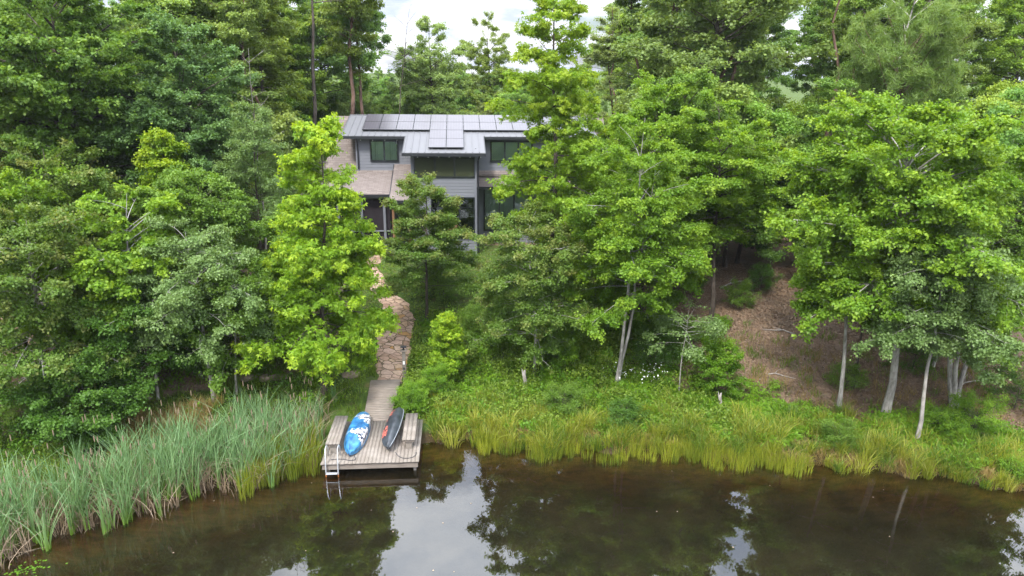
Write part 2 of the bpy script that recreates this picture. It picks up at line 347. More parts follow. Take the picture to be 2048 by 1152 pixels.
wx = axis([(-400, -24, 40), (-24, 30, .5), (30, 400, 40)]); wy = axis([(-120, 8, 8), (8, 27, .25)])
WX, WY = np.meshgrid(wx, wy); nx, ny = len(wx), len(wy); I = np.arange(nx * ny).reshape(ny, nx)
dep = -np.asarray(ground(WX, WY)); mk = 1 - np.exp(-np.clip(dep, 0, 3) * 1.7)
WF = np.stack([I[:-1, :-1], I[:-1, 1:], I[1:, 1:], I[1:, :-1]], -1).reshape(-1, 4)
wo = link('water', mesh_np('water', np.stack([WX.ravel(), WY.ravel(), 0 * WX.ravel()], 1), WF, np.stack([mk.ravel()] * 3, 1), smooth=True), MAT['water']); tag(wo, kind='structure')

# ---------------------------------------------------------------- box-model helpers
class MB:
    def __init__(s): s.V = []; s.F = []
    def box(s, x0, x1, y0, y1, z0, z1):
        b = len(s.V); s.V += [(x0, y0, z0), (x1, y0, z0), (x1, y1, z0), (x0, y1, z0), (x0, y0, z1), (x1, y0, z1), (x1, y1, z1), (x0, y1, z1)]
        s.F += [tuple(b + i for i in q) for q in ((0, 3, 2, 1), (4, 5, 6, 7), (0, 1, 5, 4), (1, 2, 6, 5), (2, 3, 7, 6), (3, 0, 4, 7))]; return s
    def hexa(s, pts):
        b = len(s.V); s.V += [tuple(p) for p in pts]
        s.F += [tuple(b + i for i in q) for q in ((0, 3, 2, 1), (4, 5, 6, 7), (0, 1, 5, 4), (1, 2, 6, 5), (2, 3, 7, 6), (3, 0, 4, 7))]; return s
    def slab(s, x0, x1, ya, za, yb, zb, th):
        """sloping slab between (ya,za) and (yb,zb) (top faces), thickness th"""
        return s.hexa([(x0, ya, za - th), (x1, ya, za - th), (x1, yb, zb - th), (x0, yb, zb - th), (x0, ya, za), (x1, ya, za), (x1, yb, zb), (x0, yb, zb)])
    def raw(s, V, F):
        b = len(s.V); s.V += [tuple(map(float, p)) for p in V]; s.F += [tuple(int(b + i) for i in f) for f in F]; return s
    def tube(s, pts, r, sides=8):
        P = np.array([pts], float); V, F = tubes(P, np.full((1, len(pts)), r) if not hasattr(r, '__len__') else np.array([r]), sides); s.raw(V, F)
        b = len(s.V) - len(V); s.F += [tuple(range(b + sides - 1, b - 1, -1)), tuple(range(len(s.V) - sides, len(s.V)))]; return s
    def build(s, name, mat, parent=None, loc=None, bevel=0, smooth=False, rot=None):
        me = bpy.data.meshes.new(name); me.from_pydata(s.V, [], s.F); me.update()
        if smooth: me.polygons.foreach_set('use_smooth', [True] * len(me.polygons))
        o = link(name, me, mat, parent, loc)
        if rot: o.rotation_euler = rot
        if bevel: b = o.modifiers.new('bevel', 'BEVEL'); b.width = bevel; b.segments = 2; b.limit_method = 'ANGLE'
        return o

# materials of built things
k = M('weathered_wood'); v = k.coord('Object', (1, 1, 1)); g1 = k.noise(k.coord('Object', (22, 1.2, 22)), 3, 6, .7); oi = k.n('ShaderNodeAttribute', attribute_name='v'); spx = k.n('ShaderNodeSeparateColor'); k.t.links.new(oi.outputs['Color'], spx.inputs[0])
c = k.mix(k.ramp(g1, [(.3, 0.), (.7, 1.)]), (.115, .10, .082), (.275, .243, .208)); c = k.mix(k.math('MULTIPLY', spx.outputs[0], .55), c, (.19, .16, .14)); c = k.mix(k.ramp(k.noise(v, 1.7, 5, .6), [(.45, 0.), (.75, .5)]), c, (.37, .34, .31))
MAT['wood'] = k.done(k.bsdf(c, .85, .25, k.bump(g1, .5, .008)))
k = M('weathered_wood_crosswise'); g1 = k.noise(k.coord('Object', (1.2, 22, 22)), 3, 6, .7); oi = k.n('ShaderNodeAttribute', attribute_name='v'); spx = k.n('ShaderNodeSeparateColor'); k.t.links.new(oi.outputs['Color'], spx.inputs[0])
c = k.mix(k.ramp(g1, [(.3, 0.), (.7, 1.)]), (.12, .10, .082), (.29, .25, .215)); c = k.mix(k.math('MULTIPLY', spx.outputs[0], .5), c, (.23, .19, .155)); c = k.mix(k.ramp(k.noise(k.coord('Object'), 1.7, 5, .6), [(.45, 0.), (.75, .5)]), c, (.34, .30, .26))
MAT['wood_x'] = k.done(k.bsdf(c, .85, .25, k.bump(g1, .5, .008)))
def simple(name, col, rough=.5, spec=.4, metal=0, var=.25, scale=3):
    k = M(name); n = k.noise(k.coord('Object'), scale, 5, .6); c = k.mix(n, tuple(x * (1 - var) for x in col), tuple(min(1, x * (1 + var)) for x in col))
    MAT[name] = k.done(k.bsdf(c, rough, spec, metal=metal)); return MAT[name]
simple('siding', (.165, .175, .20), .6, .35, var=.1, scale=1.2)
simple('trim_grey', (.17, .18, .21), .55, .35, var=.06)
simple('dark_metal', (.018, .02, .024), .4, .5, var=.2)
simple('dark_frame', (.012, .016, .018), .4, .5, var=.1)
simple('roof_metal', (.15, .153, .165), .5, .35, metal=.1, var=.07, scale=.8)
simple('aluminium', (.62, .64, .66), .32, .6, metal=.6, var=.08)
simple('rust', (.30, .11, .03), .8, .2, var=.4, scale=20)
simple('curtain', (.46, .50, .47), .9, .1, var=.08)
simple('white_plastic', (.75, .75, .73), .5, .4, var=.04)
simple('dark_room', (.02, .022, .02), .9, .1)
simple('warm_wood', (.17, .095, .05), .6, .3, var=.3, scale=6)
simple('rope', (.05, .05, .055), .9, .2, var=.3, scale=30)
simple('screen_mesh', (.022, .018, .022), .8, .2, var=.2)
k = M('solar_glass'); bt = k.n('ShaderNodeTexBrick'); k.t.links.new(k.coord('Object', (1, 1, 1)), bt.inputs[0]); bt.offset = 0; bt.inputs['Scale'].default_value = 1; bt.inputs['Brick Width'].default_value = .172; bt.inputs['Row Height'].default_value = .16; bt.inputs['Mortar Size'].default_value = .004
bt.inputs['Color1'].default_value = (.06, .055, .068, 1); bt.inputs['Color2'].default_value = (.072, .066, .08, 1); bt.inputs['Mortar'].default_value = (.17, .165, .18, 1)
MAT['solar'] = k.done(k.bsdf(bt.outputs[0], .28, 1.0))
k = M('roof_shingle'); bt = k.n('ShaderNodeTexBrick'); cv = k.coord('Object'); k.t.links.new(cv, bt.inputs[0]); bt.offset = .37; bt.offset_frequency = 2
for nme, vv in (('Scale', 1), ('Brick Width', .34), ('Row Height', .15), ('Mortar Size', .012), ('Bias', 0.0)): bt.inputs[nme].default_value = vv
bt.inputs['Color1'].default_value = (.13, .112, .10, 1); bt.inputs['Color2'].default_value = (.205, .178, .16, 1); bt.inputs['Mortar'].default_value = (.10, .08, .075, 1)
c = k.mix(k.ramp(k.noise(cv, 18, 4, .7), [(.3, 0.), (.7, .5)]), bt.outputs[0], (.24, .20, .19)); MAT['shingle'] = k.done(k.bsdf(c, .95, .15, k.bump(bt.outputs[1], -.4, .01)))
k = M('window_glass'); tg = k.n('ShaderNodeBsdfTransparent'); k.set(tg.inputs[0], (.88, .95, .90)); gg = k.n('ShaderNodeBsdfGlossy'); gg.inputs['Roughness'].default_value = .02
lw = k.n('ShaderNodeFresnel'); lw.inputs[0].default_value = 1.6; mm = k.n('ShaderNodeMixShader'); k.set(mm.inputs[0], k.math('ADD', lw.outputs[0], .03, True)); k.t.links.new(tg.outputs[0], mm.inputs[1]); k.t.links.new(gg.outputs[0], mm.inputs[2]); MAT['glass'] = k.done(mm.outputs[0])
k = M('porch_screen'); tg = k.n('ShaderNodeBsdfTransparent'); k.set(tg.inputs[0], (.5, .55, .45)); dd = k.bsdf((.085, .10, .05), .5, .4); mm = k.n('ShaderNodeMixShader'); mm.inputs[0].default_value = .45; k.t.links.new(tg.outputs[0], mm.inputs[1]); k.t.links.new(dd, mm.inputs[2]); MAT['screen_green_reflection'] = k.done(mm.outputs[0])  # porch screen; its green is reflected forest painted into the diffuse colour

# ---------------------------------------------------------------- house
house = empty('lake_house', (0, 44, 3.0)); tag(house, 'grey lap-sided house with metal and shingle roofs behind the trees above the pond', 'house')
HL = (0, -44, -3.0)
def hb(mb, name, mat, parent=house, **kw):
    return mb.build(name, MAT[mat], parent, loc=HL if parent is house else None, **kw)
def siding_wall(mb, x0, x1, y, z0, z1, course=.19, face=-1):
    n = int(round((z1 - z0) / course)); h = (z1 - z0) / n
    for i in range(n):
        a = z0 + i * h; b = a + h
        mb.hexa([(x0, y + face * .028, a), (x1, y + face * .028, a), (x1, y + .03, a), (x0, y + .03, a), (x0, y + face * .008, b), (x1, y + face * .008, b), (x1, y + .03, b), (x0, y + .03, b)])
def side_wall(mb, x, y0, y1, z0, z1, sgn, course=.19):
    n = int(round((z1 - z0) / course)); h = (z1 - z0) / n
    for i in range(n):
        a = z0 + i * h; b = a + h; xo = x + sgn * .028; xt = x + sgn * .008; xi = x - sgn * .03
        p = [(min(xi, xo), y0, a), (max(xi, xo), y0, a), (max(xi, xo), y1, a), (min(xi, xo), y1, a), (min(xi, xt), y0, b), (max(xi, xt), y0, b), (max(xi, xt), y1, b), (min(xi, xt), y1, b)]
        mb.hexa(p)
RS = .245; rz = lambda y: 9.37 + RS * (y - 41.0)
MR = .868; mz = lambda y: 11.06 - MR * (48 - y)
# walls
mb = MB()
mb.box(-8.1, 9.7, 44.55, 51.5, 2.6, 7.6)                 # sheathed body
siding_wall(mb, -8.1, 9.7, 44.50, 2.9, 7.7)
siding_wall(mb, -6.4, 8.1, 44.40, 7.72, 10.0)            # dormer front
mb.box(-6.36, 8.06, 44.45, 47.5, 7.6, 10.05)
side_wall(mb, -6.4, 44.4, 47.6, 7.7, 10.0, -1); side_wall(mb, 8.1, 44.4, 47.6, 7.7, 10.0, 1)
for xg in (-8.1, 9.7):
    mb.raw([(xg, 44.6, 7.6), (xg, 51.4, 7.6), (xg, 48, 10.75), (xg + .1, 44.6, 7.6), (xg + .1, 51.4, 7.6), (xg + .1, 48, 10.75)], [(0, 2, 1), (3, 4, 5), (0, 3, 5, 2), (1, 2, 5, 4)])
hb(mb, 'wall', 'siding')
mb = MB(); siding_wall(mb, -2.81, 1.08, 41.70, 2.8, 9.2); side_wall(mb, -2.81, 41.7, 44.45, 2.8, 9.6, -1); side_wall(mb, 1.08, 41.7, 44.45, 2.8, 9.6, 1)
mb.box(-2.77, 1.04, 41.76, 44.4, 2.8, 9.3)
hb(mb, 'bay_wall', 'siding')
mb = MB()
for xx in (-2.84, 1.0): hb(MB().box(xx, xx + .12, 41.64, 41.665, 2.8, 9.25), 'trim_board', 'trim_grey')
mb.box(-2.7, .98, 41.645, 41.668, 6.62, 6.80)
for xx in (-6.44, 8.0): hb(MB().box(xx, xx + .14, 44.34, 44.368, 7.75, 9.98), 'trim_board', 'trim_grey')
hb(mb, 'trim_board', 'trim_grey')
# roofs
mb = MB(); mb.slab(-8.4, 10.05, 44.15, mz(44.15), 48.0, 11.06, .16); mb.slab(-8.4, 10.05, 48.004, 11.06, 52.3, 11.06 - MR * 4.3, .16)
hb(mb, 'shingle_roof', 'shingle')
mb = MB(); mb.slab(-9.3, -4.06, 40.95, 6.95, 44.15, 7.84, .12); mb.slab(-9.3, -8.42, 44.154, 7.84, 46, 8.3, .12)
hb(mb, 'porch_roof', 'shingle')
mb = MB(); mb.slab(-4.05, -2.86, 40.2, 6.72, 44.36, 8.3, .14); hb(mb, 'entry_roof', 'shingle')
mb = MB(); mb.slab(1.14, 8.6, 43.45, 7.02, 44.36, 7.58, .12); hb(mb, 'skirt_roof', 'shingle')
mb = MB(); mb.slab(-7.2, 8.9, 43.9, rz(43.9) + .02, 48.03, rz(48.03) + .02, .14); mb.slab(-3.25, 1.6, 41.0, rz(41.0) + .02, 43.897, rz(43.897) + .02, .14)
x = -7.19
while x < 8.91:
    ya = 41.0 if -3.3 < x < 1.62 else 43.9
    mb.slab(x - .022, x + .022, ya, rz(ya) + .055, 48.02, rz(48.02) + .055, .04); x += .403
mb.box(-7.2, 8.9, 47.98, 48.12, 11.06, 11.16)
hb(mb, 'metal_roof', 'roof_metal')
mb = MB()   # gutters and dark fascia
mb.box(-7.22, -3.28, 43.78, 43.895, rz(43.9) - .16, rz(43.9) + .0); mb.box(1.63, 8.92, 43.78, 43.895, rz(43.9) - .16, rz(43.9) + .0)
mb.box(-3.28, 1.63, 40.87, 40.995, rz(41) - .17, rz(41) + .0)
mb.slab(-3.30, -3.253, 40.9, rz(40.9) + .03, 43.9, rz(43.9) + .03, .18); mb.slab(1.603, 1.65, 40.9, rz(40.9) + .03, 43.9, rz(43.9) + .03, .18)
mb.slab(-7.25, -7.203, 43.8, rz(43.8) + .03, 48.05, rz(48.05) + .03, .2)
mb.box(-9.32, -4.07, 40.83, 40.945, 6.78, 6.93); mb.box(-4.07, -2.84, 40.08, 40.195, 6.56, 6.71); mb.slab(-4.10, -4.053, 40.1, 6.70, 44.3, 8.3, .16)
mb.box(1.16, 8.62, 43.33, 43.445, 6.84, 7.01)
hb(mb, 'gutter', 'dark_metal')
mb = MB(); mb.tube([(-6.32, 43.84, 9.92), (-6.30, 44.1, 9.7), (-6.30, 44.28, 9.55), (-6.30, 44.28, 8.0)], .045, 8); hb(mb, 'downspout', 'dark_metal')
mb = MB(); mb.tube([(1.3, 40.95, 9.25), (1.22, 41.3, 9.0), (1.20, 41.58, 8.85), (1.20, 41.58, 3.2)], .05, 8); hb(mb, 'downspout', 'dark_metal')
# solar panels: each a part
SL = math.sqrt(1 + RS * RS); c0 = -6.02; PW = 1.065
panels = [(i, j) for j in (0, 1) for i in range(11)] + [(i, j) for j in (2, 3) for i in (4, 5)]
for i, j in panels:
    ya = 47.84 - (j + 1) * 1.585; x0 = c0 + i * PW
    pe = MB().slab(x0, x0 + 1.045, ya, rz(ya) + .17, ya + 1.565, rz(ya + 1.565) + .17, .04)
    p = pe.build('solar_panel', MAT['dark_frame'], house, loc=HL)
    MB().slab(x0 + .018, x0 + 1.027, ya + .018, rz(ya + .018) + .174, ya + 1.547, rz(ya + 1.547) + .174, .006).build('solar_glass', MAT['solar'], p)
mb = MB()
for j in range(2):
    for q in (.35, 1.2): ya = 47.84 - (j + 1) * 1.585 + q; mb.slab(c0 + .05, c0 + 11 * PW - .1, ya, rz(ya) + .128, ya + .04, rz(ya + .04) + .128, .05)
hb(mb, 'panel_rail', 'aluminium')
# windows
def window(x0, x1, z0, z1, y, cols, curtain=False, back='dark_room', glass='glass', rows=0, fw=.075, sill=True):
    mb = MB(); yf = y - .085
    mb.box(x0 - fw, x1 + fw, yf, y - .03, z1, z1 + fw); mb.box(x0 - fw, x1 + fw, yf, y - .03, z0 - fw, z0)
    mb.box(x0 - fw, x0, yf, y - .03, z0, z1); mb.box(x1, x1 + fw, yf, y - .03, z0, z1)
    wd = (x1 - x0) / cols
    for c in range(1, cols): mb.box(x0 + c * wd - .05, x0 + c * wd + .05, yf + .003, y - .033, z0, z1)
    for c in range(cols):      # sash lines
        a, b = x0 + c * wd + (.05 if c else 0), x0 + (c + 1) * wd - (.05 if c < cols - 1 else 0)
        if rows:
            zr = z1 - (z1 - z0) * .24; mb.box(a, b, yf + .012, y - .045, zr - .015, zr + .015)
            mb.box((a + b) / 2 - .015, (a + b) / 2 + .015, yf + .014, y - .047, zr + .015, z1)
    wo_ = mb.build('window', MAT['dark_frame'], house, loc=HL)
    MB().box(x0, x1, y - .052, y - .047, z0, z1).build('pane', MAT[glass], wo_)
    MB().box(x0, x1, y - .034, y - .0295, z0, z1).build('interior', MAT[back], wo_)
    if curtain:
        xs = np.linspace(x0 + .04, x1 - .04, 140); V = []; 
        for xq in xs:
            yq = y - .0385 + .0035 * math.sin(xq * 48) * (1 + .4 * math.sin(xq * 7)); V += [(xq, yq, z0 + .02), (xq, yq, z1 - .02)]
        F = [(2 * i, 2 * i + 2, 2 * i + 3, 2 * i + 1) for i in range(len(xs) - 1)]
        MB().raw(V, F).build('curtain', MAT['curtain'], wo_)
    return wo_
window(-5.47, -3.84, 8.55, 9.73, 44.372, 2, curtain=True)
window(2.12, 4.72, 8.55, 9.73, 44.372, 3, curtain=True)
window(5.9, 7.4, 8.55, 9.73, 44.372, 2, curtain=True)
window(-2.58, .94, 7.92, 9.03, 41.672, 3, glass='screen_green_reflection', fw=.06)
window(-1.62, .92, 4.15, 6.58, 41.672, 3, rows=1, fw=.07, back='dark_room')
window(1.7, 4.6, 4.0, 6.72, 44.47, 3, fw=.07, curtain=True)
window(5.2, 8.0, 4.0, 6.72, 44.47, 3, fw=.07, curtain=True)
mb = MB(); mb.box(-.75, -.10, 41.612, 41.618, 4.15, 5.1); hb(mb, 'door_panel', 'warm_wood')
# screened porch
mb = MB(); mb.box(-9.0, -4.1, 41.35, 44.4, 3.75, 3.9); mb.box(-9.0, -4.1, 41.28, 41.34, 4.6, 4.68); mb.box(-9.0, -4.1, 41.25, 41.37, 6.62, 6.78); hb(mb, 'porch_deck', 'trim_grey')
for xx in (-8.95, -7.3, -5.9, -4.55):
    hb(MB().box(xx, xx + .14, 41.22, 41.36, 3.0, 6.62), 'porch_post', 'trim_grey')
hb(MB().box(-8.95, -4.15, 41.375, 41.38, 3.9, 6.62), 'porch_screen', 'screen_mesh')
for xx in (-3.95, -3.0): hb(MB().box(xx, xx + .14, 40.4, 40.54, 2.9, 6.62), 'entry_post', 'warm_wood')
# string-light bulbs under the eaves
for xs_, yy, zz_ in ((np.arange(-6.8, -3.6, .75), 43.95, rz(43.9) - .22), (np.arange(-3.0, 1.5, .62), 41.1, rz(41) - .22)):
    for xq in xs_: hb(MB().box(xq - .025, xq + .025, yy - .025, yy + .025, zz_ - .05, zz_), 'bulb', 'white_plastic')

# ---------------------------------------------------------------- dock
dock = empty('dock', (-3.27, 23.4, .5)); tag(dock, 'square weathered grey plank dock standing in the pond', 'dock')
DL = (3.27, -23.4, -.5)
def planks(x0, x1, y0, y1, zt, along, wdt, seed, th=.04, gap=.008):
    """deck boards; along='y' boards run in y. returns verts, faces, colours"""
    rng = np.random.default_rng(seed); m = MB(); cols = []
    a0, a1 = (x0, x1) if along == 'y' else (y0, y1); n = int(round((a1 - a0) / wdt)); wd = (a1 - a0) / n
    for i in range(n):
        a, b = a0 + i * wd + gap / 2, a0 + (i + 1) * wd - gap / 2; e0, e1 = rng.uniform(-.008, .008, 2); dz = rng.uniform(-.003, .003)
        if along == 'y': m.box(a, b, y0 + e0, y1 + e1, zt - th + dz, zt + dz)
        else: m.box(x0 + e0, x1 + e1, a, b, zt - th + dz, zt + dz)
        cols += [[rng.uniform(0, .7)] * 3] * 8
    return m, cols
def plank_obj(name, args, mat, parent, loc):
    m, cols = planks(*args); me = mesh_np(name, m.V, m.F, np.array(cols)); return link(name, me, MAT[mat], parent, loc)
plank_obj('deck', (-5.02, -1.53, 21.78, 24.92, .5, 'y', .14, 3), 'wood', dock, DL)
mb = MB(); mb.box(-4.97, -1.58, 21.83, 21.87, .24, .455); mb.box(-4.97, -4.93, 21.88, 24.9, .24, .455); mb.box(-1.62, -1.58, 21.88, 24.9, .24, .455); mb.box(-4.92, -1.63, 24.86, 24.9, .24, .455)
for xx in (-4.1, -3.3, -2.5): mb.box(xx, xx + .04, 21.88, 24.85, .27, .455)
mb.build('skirt_board', MAT['wood_x'], dock, loc=DL)
for xx in (-4.85, -1.75):
    for yy in (22.0, 24.6): MB().box(xx, xx + .1, yy, yy + .1, -1.2, .238).build('post', MAT['wood'], dock, loc=DL)
gang = empty('boardwalk', (-3.35, 26.6, .5)); tag(gang, 'narrow plank boardwalk linking the stone path to the dock', 'boardwalk')
m, cols = planks(-3.93, -2.84, 24.94, 28.30, .0, 'x', .14, 5)
V = np.array(m.V); V[:, 2] += .505 + (V[:, 1] - 24.94) / 3.36 * .22; V[:, 0] += (V[:, 1] - 24.94) / 3.36 * np.where(V[:, 0] > -3.3, .16, -.08)
link('deck', mesh_np('deck', V, m.F, np.array(cols)), MAT['wood_x'], gang, (3.35, -26.6, -.5))
mb = MB()
for xx in (-3.9, -2.92): mb.hexa([(xx, 24.95, .3), (xx + .05, 24.95, .3), (xx + .05, 28.25, .38), (xx, 28.25, .38), (xx, 24.95, .455), (xx + .05, 24.95, .455), (xx + .05, 28.25, .575), (xx, 28.25, .575)])
mb.build('joist', MAT['wood'], gang, loc=(3.35, -26.6, -.5))
def bench(x0, x1, y0, y1, label):
    b = empty('dock_bench', ((x0 + x1) / 2, (y0 + y1) / 2, .5)); tag(b, label, 'bench', 'benches on the dock')
    L_ = (-(x0 + x1) / 2, -(y0 + y1) / 2, -.5)
    plank_obj('seat', (x0, x1, y0, y1, .95, 'y', .14, int(x0 * 10) + 77), 'wood', b, L_)
    for yy in (y0 + .05, y1 - .09): MB().box(x0 + .03, x1 - .03, yy, yy + .04, .82, .905).build('apron', MAT['wood_x'], b, loc=L_)
    for yy in (y0 + .12, y1 - .27):
        MB().box(x0 + .14, x1 - .14, yy, yy + .14, .505, .905).build('leg', MAT['wood'], b, loc=L_)
bench(-4.93, -4.42, 22.40, 24.55, 'weathered wooden bench on the dock beside the blue and white kayak')
bench(-2.18, -1.70, 22.55, 24.62, 'weathered wooden bench on the dock behind the charcoal kayak')

# ladder
lad = empty('swim_ladder', (-4.65, 21.75, .5)); tag(lad, 'white aluminium swim ladder hooked on the front corner of the dock', 'ladder')
LL = (4.65, -21.75, -.5)
for xx in (-4.83, -4.40):
    MB().tube([(xx, 22.35, .505), (xx, 22.30, .9), (xx, 22.12, 1.06), (xx, 21.92, 1.02), (xx, 21.80, .85), (xx, 21.74, .45), (xx, 21.72, -.9)], .022, 10).build('rail', MAT['aluminium'], lad, loc=LL, smooth=True)
    MB().tube([(xx, 21.721, .10), (xx, 21.72, -.02)], .025, 10).build('rust_sleeve', MAT['rust'], lad, loc=LL, smooth=True)
for zt in (.18, -.10, -.4):
    MB().box(-4.81, -4.42, 21.64, 21.76, zt - .03, zt).build('tread', MAT['aluminium'] if zt > 0 else MAT['rust'], lad, loc=LL, bevel=.006)

# lamp post by the path
pl = empty('path_post', (-2.50, 28.25, .5)); tag(pl, 'square wooden post with a dark solar lamp on top at the end of the boardwalk', 'lamp post')
MB().box(-.07, .07, -.07, .07, 0, 1.62).build('post', MAT['wood'], pl, bevel=.006)
MB().box(-.14, .14, -.14, .14, 1.622, 1.66).build('cap', MAT['wood_x'], pl, bevel=.006)
lm = MB().tube([(0, 0, 1.662), (0, 0, 1.70), (0, 0, 1.71), (0, 0, 1.80)], [.055, .05, .03, .06], 10).build('lamp', MAT['dark_metal'], pl)
MB().box(-.13, .13, -.10, .10, 1.802, 1.84).build('lamp_top', MAT['dark_metal'], lm, bevel=.008)
MB().box(-.045, .045, -.085, -.0705, 1.00, 1.16).build('notice', MAT['white_plastic'], pl, bevel=.005)
MB().box(-.035, .035, -.08, -.0705, .75, .85).build('switch_box', MAT['dark_metal'], pl, bevel=.004)

# kayaks (both lie keel up)
def kayak_mat(name, base, base2, patch, line, mirror=1, side='all'):
    k = M(name); v = k.coord('Object'); sp = k.n('ShaderNodeSeparateXYZ'); k.t.links.new(v, sp.inputs[0])
    c = k.mix(k.ramp(k.noise(v, 3.2, 4, .6), [(.35, 0.), (.65, 1.)]), base, base2)
    wv = k.n('ShaderNodeVectorMath', operation='ADD'); k.t.links.new(v, wv.inputs[0]); ns = k.n('ShaderNodeTexNoise'); ns.inputs['Scale'].default_value = 5; k.t.links.new(v, ns.inputs['Vector'])
    sc_ = k.n('ShaderNodeVectorMath', operation='SCALE'); sc_.inputs['Scale'].default_value = .22; k.t.links.new(ns.outputs['Color'], sc_.inputs[0]); k.t.links.new(sc_.outputs[0], wv.inputs[1])
    vo = k.n('ShaderNodeTexVoronoi', feature='DISTANCE_TO_EDGE'); vo.inputs['Scale'].default_value = 6.0; k.t.links.new(wv.outputs[0], vo.inputs['Vector'])
    ln = k.ramp(vo.outputs['Distance'], [(.06, 1.), (.11, 0.)])
    if side == 'all':       # two big printed panels on the upper hull
        yb = k.math('ABSOLUTE', k.math('SUBTRACT', k.math('ABSOLUTE', k.math('SUBTRACT', sp.outputs[1], .12)), .62))
        msk = k.math('ADD', k.math('SUBTRACT', .40, yb), k.math('MULTIPLY', k.math('SUBTRACT', k.noise(v, 6, 3), .5), .8))
        msk = k.math('ADD', msk, k.math('MULTIPLY', sp.outputs[0], .75))
        msk = k.ramp(msk, [(.14, 0.), (.18, 1.)])
    else:
        yb = k.math('ABSOLUTE', k.math('SUBTRACT', k.math('ABSOLUTE', k.math('SUBTRACT', sp.outputs[1], .05)), .70))
        msk = k.math('ADD', k.math('SUBTRACT', .38, yb), k.math('MULTIPLY', k.math('SUBTRACT', k.noise(v, 6, 3), .5), .5))
        msk = k.math('MULTIPLY', k.ramp(msk, [(.04, 0.), (.08, 1.)]), k.ramp(k.math('ADD', k.math('MULTIPLY', sp.outputs[0], -1.), k.math('MULTIPLY', k.math('ADD', k.noise(v, 9, 2), 2.5), .12)), [(.26, 0.), (.29, 1.)]))
    pc = k.mix(ln, patch, line); c = k.mix(msk, c, pc)
    return k.done(k.bsdf(c, .38, .5))
MAT['kayak_blue'] = kayak_mat('blue_white_kayak_hull', (.006, .06, .18), (.05, .23, .42), (.62, .64, .66), (.012, .02, .05))
MAT['kayak_dark'] = kayak_mat('charcoal_coral_kayak_hull', (.018, .022, .028), (.055, .065, .078), (.60, .15, .11), (.05, .02, .02), side='left')
def kayak(name, loc, rot, mat, label, length=3.05, wid=.75, dep=.36):
    r = empty(name, loc); r.rotation_euler = rot; tag(r, label, 'kayak', 'kayaks on the dock')
    ns, na = 41, 28; V = []
    for i in range(ns):
        s = -1 + 2 * i / (ns - 1); a = abs(s)
        hw = wid / 2 * max(.0, 1 - a ** 2.4) ** .62 + .015; rocker = .12 * a ** 3
        h = dep * (1 - .35 * a ** 4)
        for j in range(na):       # gunwale -> over the hull -> other gunwale -> under
            th = math.pi * j / (na // 2)
            if j <= na // 2:
                c, sn = math.cos(th), math.sin(th); x = hw * math.copysign(abs(c) ** .62, c); z = h * abs(sn) ** .6 - rocker * abs(sn)
                u = x / hw                                                         # tunnel channels towards both ends
                g = math.exp(-((abs(u) - .42) / .16) ** 2) * .055 * (.35 + .65 * a) * abs(sn)
                keel = math.exp(-(u / .16) ** 2) * .03 * abs(sn) * (1 if s > -.75 else -1.6)
                z += keel - g
            else:
                th2 = math.pi * (j - na // 2) / (na // 2); x = -hw * math.cos(th2) * .9; z = -.05 - .06 * math.sin(th2) * (1 - a * .5) + .07 * a ** 2 * 0
            V.append((x, s * length / 2, z + .11))
    F = [(i * na + j, i * na + (j + 1) % na, (i + 1) * na + (j + 1) % na, (i + 1) * na + j) for i in range(ns - 1) for j in range(na)]
    F += [tuple(range(na - 1, -1, -1)), tuple(range((ns - 1) * na, ns * na))]
    hull = MB().raw(V, F).build('hull', MAT[mat], r, smooth=True)
    # rolled gunwale lip, end handles
    for sg in (-1, 1):
        pts = []
        for i in range(0, ns, 2):
            s = -1 + 2 * i / (ns - 1); a = abs(s); hw = wid / 2 * max(.0, 1 - a ** 2.4) ** .62 + .02; pts.append((sg * hw, s * length / 2, .10))
        MB().tube(pts, .016, 6).build('gunwale', MAT['rim_' + mat], r, smooth=True)
    for s in (-1, 1):
        MB().tube([(-.05, s * (length / 2 - .02), .13), (-.05, s * (length / 2 + .06), .12), (.05, s * (length / 2 + .06), .12), (.05, s * (length / 2 - .02), .13)], .012, 6).build('handle', MAT['dark_metal'], r)
    return r
simple('rim_kayak_blue', (.05, .20, .38), .4); simple('rim_kayak_dark', (.22, .24, .26), .4)
kayak('kayak', (-3.98, 23.70, .53), (0, R_(14), R_(-3)), 'kayak_blue', 'blue kayak with white and black printed panels lying keel up on the dock')
kayak('kayak', (-2.47, 23.80, .70), (0, R_(-48), R_(-4)), 'kayak_dark', 'charcoal kayak with coral red printed panels leaning on its side on the dock', length=2.95, wid=.74, dep=.34)
def rope(pts, label):
    P = np.array(pts); t = np.linspace(0, len(P) - 1, 24); Q = np.stack([np.interp(t, np.arange(len(P)), P[:, c]) for c in range(3)], 1)
    for _ in range(3): Q[1:-1] = (Q[:-2] + Q[1:-1] * 2 + Q[2:]) / 4
    o = MB().tube([tuple(q) for q in Q], .013, 6).build('rope', MAT['rope'], None, smooth=True); tag(o, label, 'rope', 'bow ropes on the dock')
rope([(-3.85, 22.10, .62), (-3.80, 21.98, .515), (-4.0, 21.95, .515), (-4.3, 22.08, .515), (-4.7, 22.05, .515)], 'thin dark rope from the blue kayak to the ladder')
rope([(-2.42, 22.30, .60), (-2.30, 22.15, .515), (-2.1, 21.98, .515), (-1.8, 22.0, .515), (-1.66, 22.2, .515), (-1.66, 22.4, .515)], 'thin dark rope curling from the charcoal kayak round the bench foot')

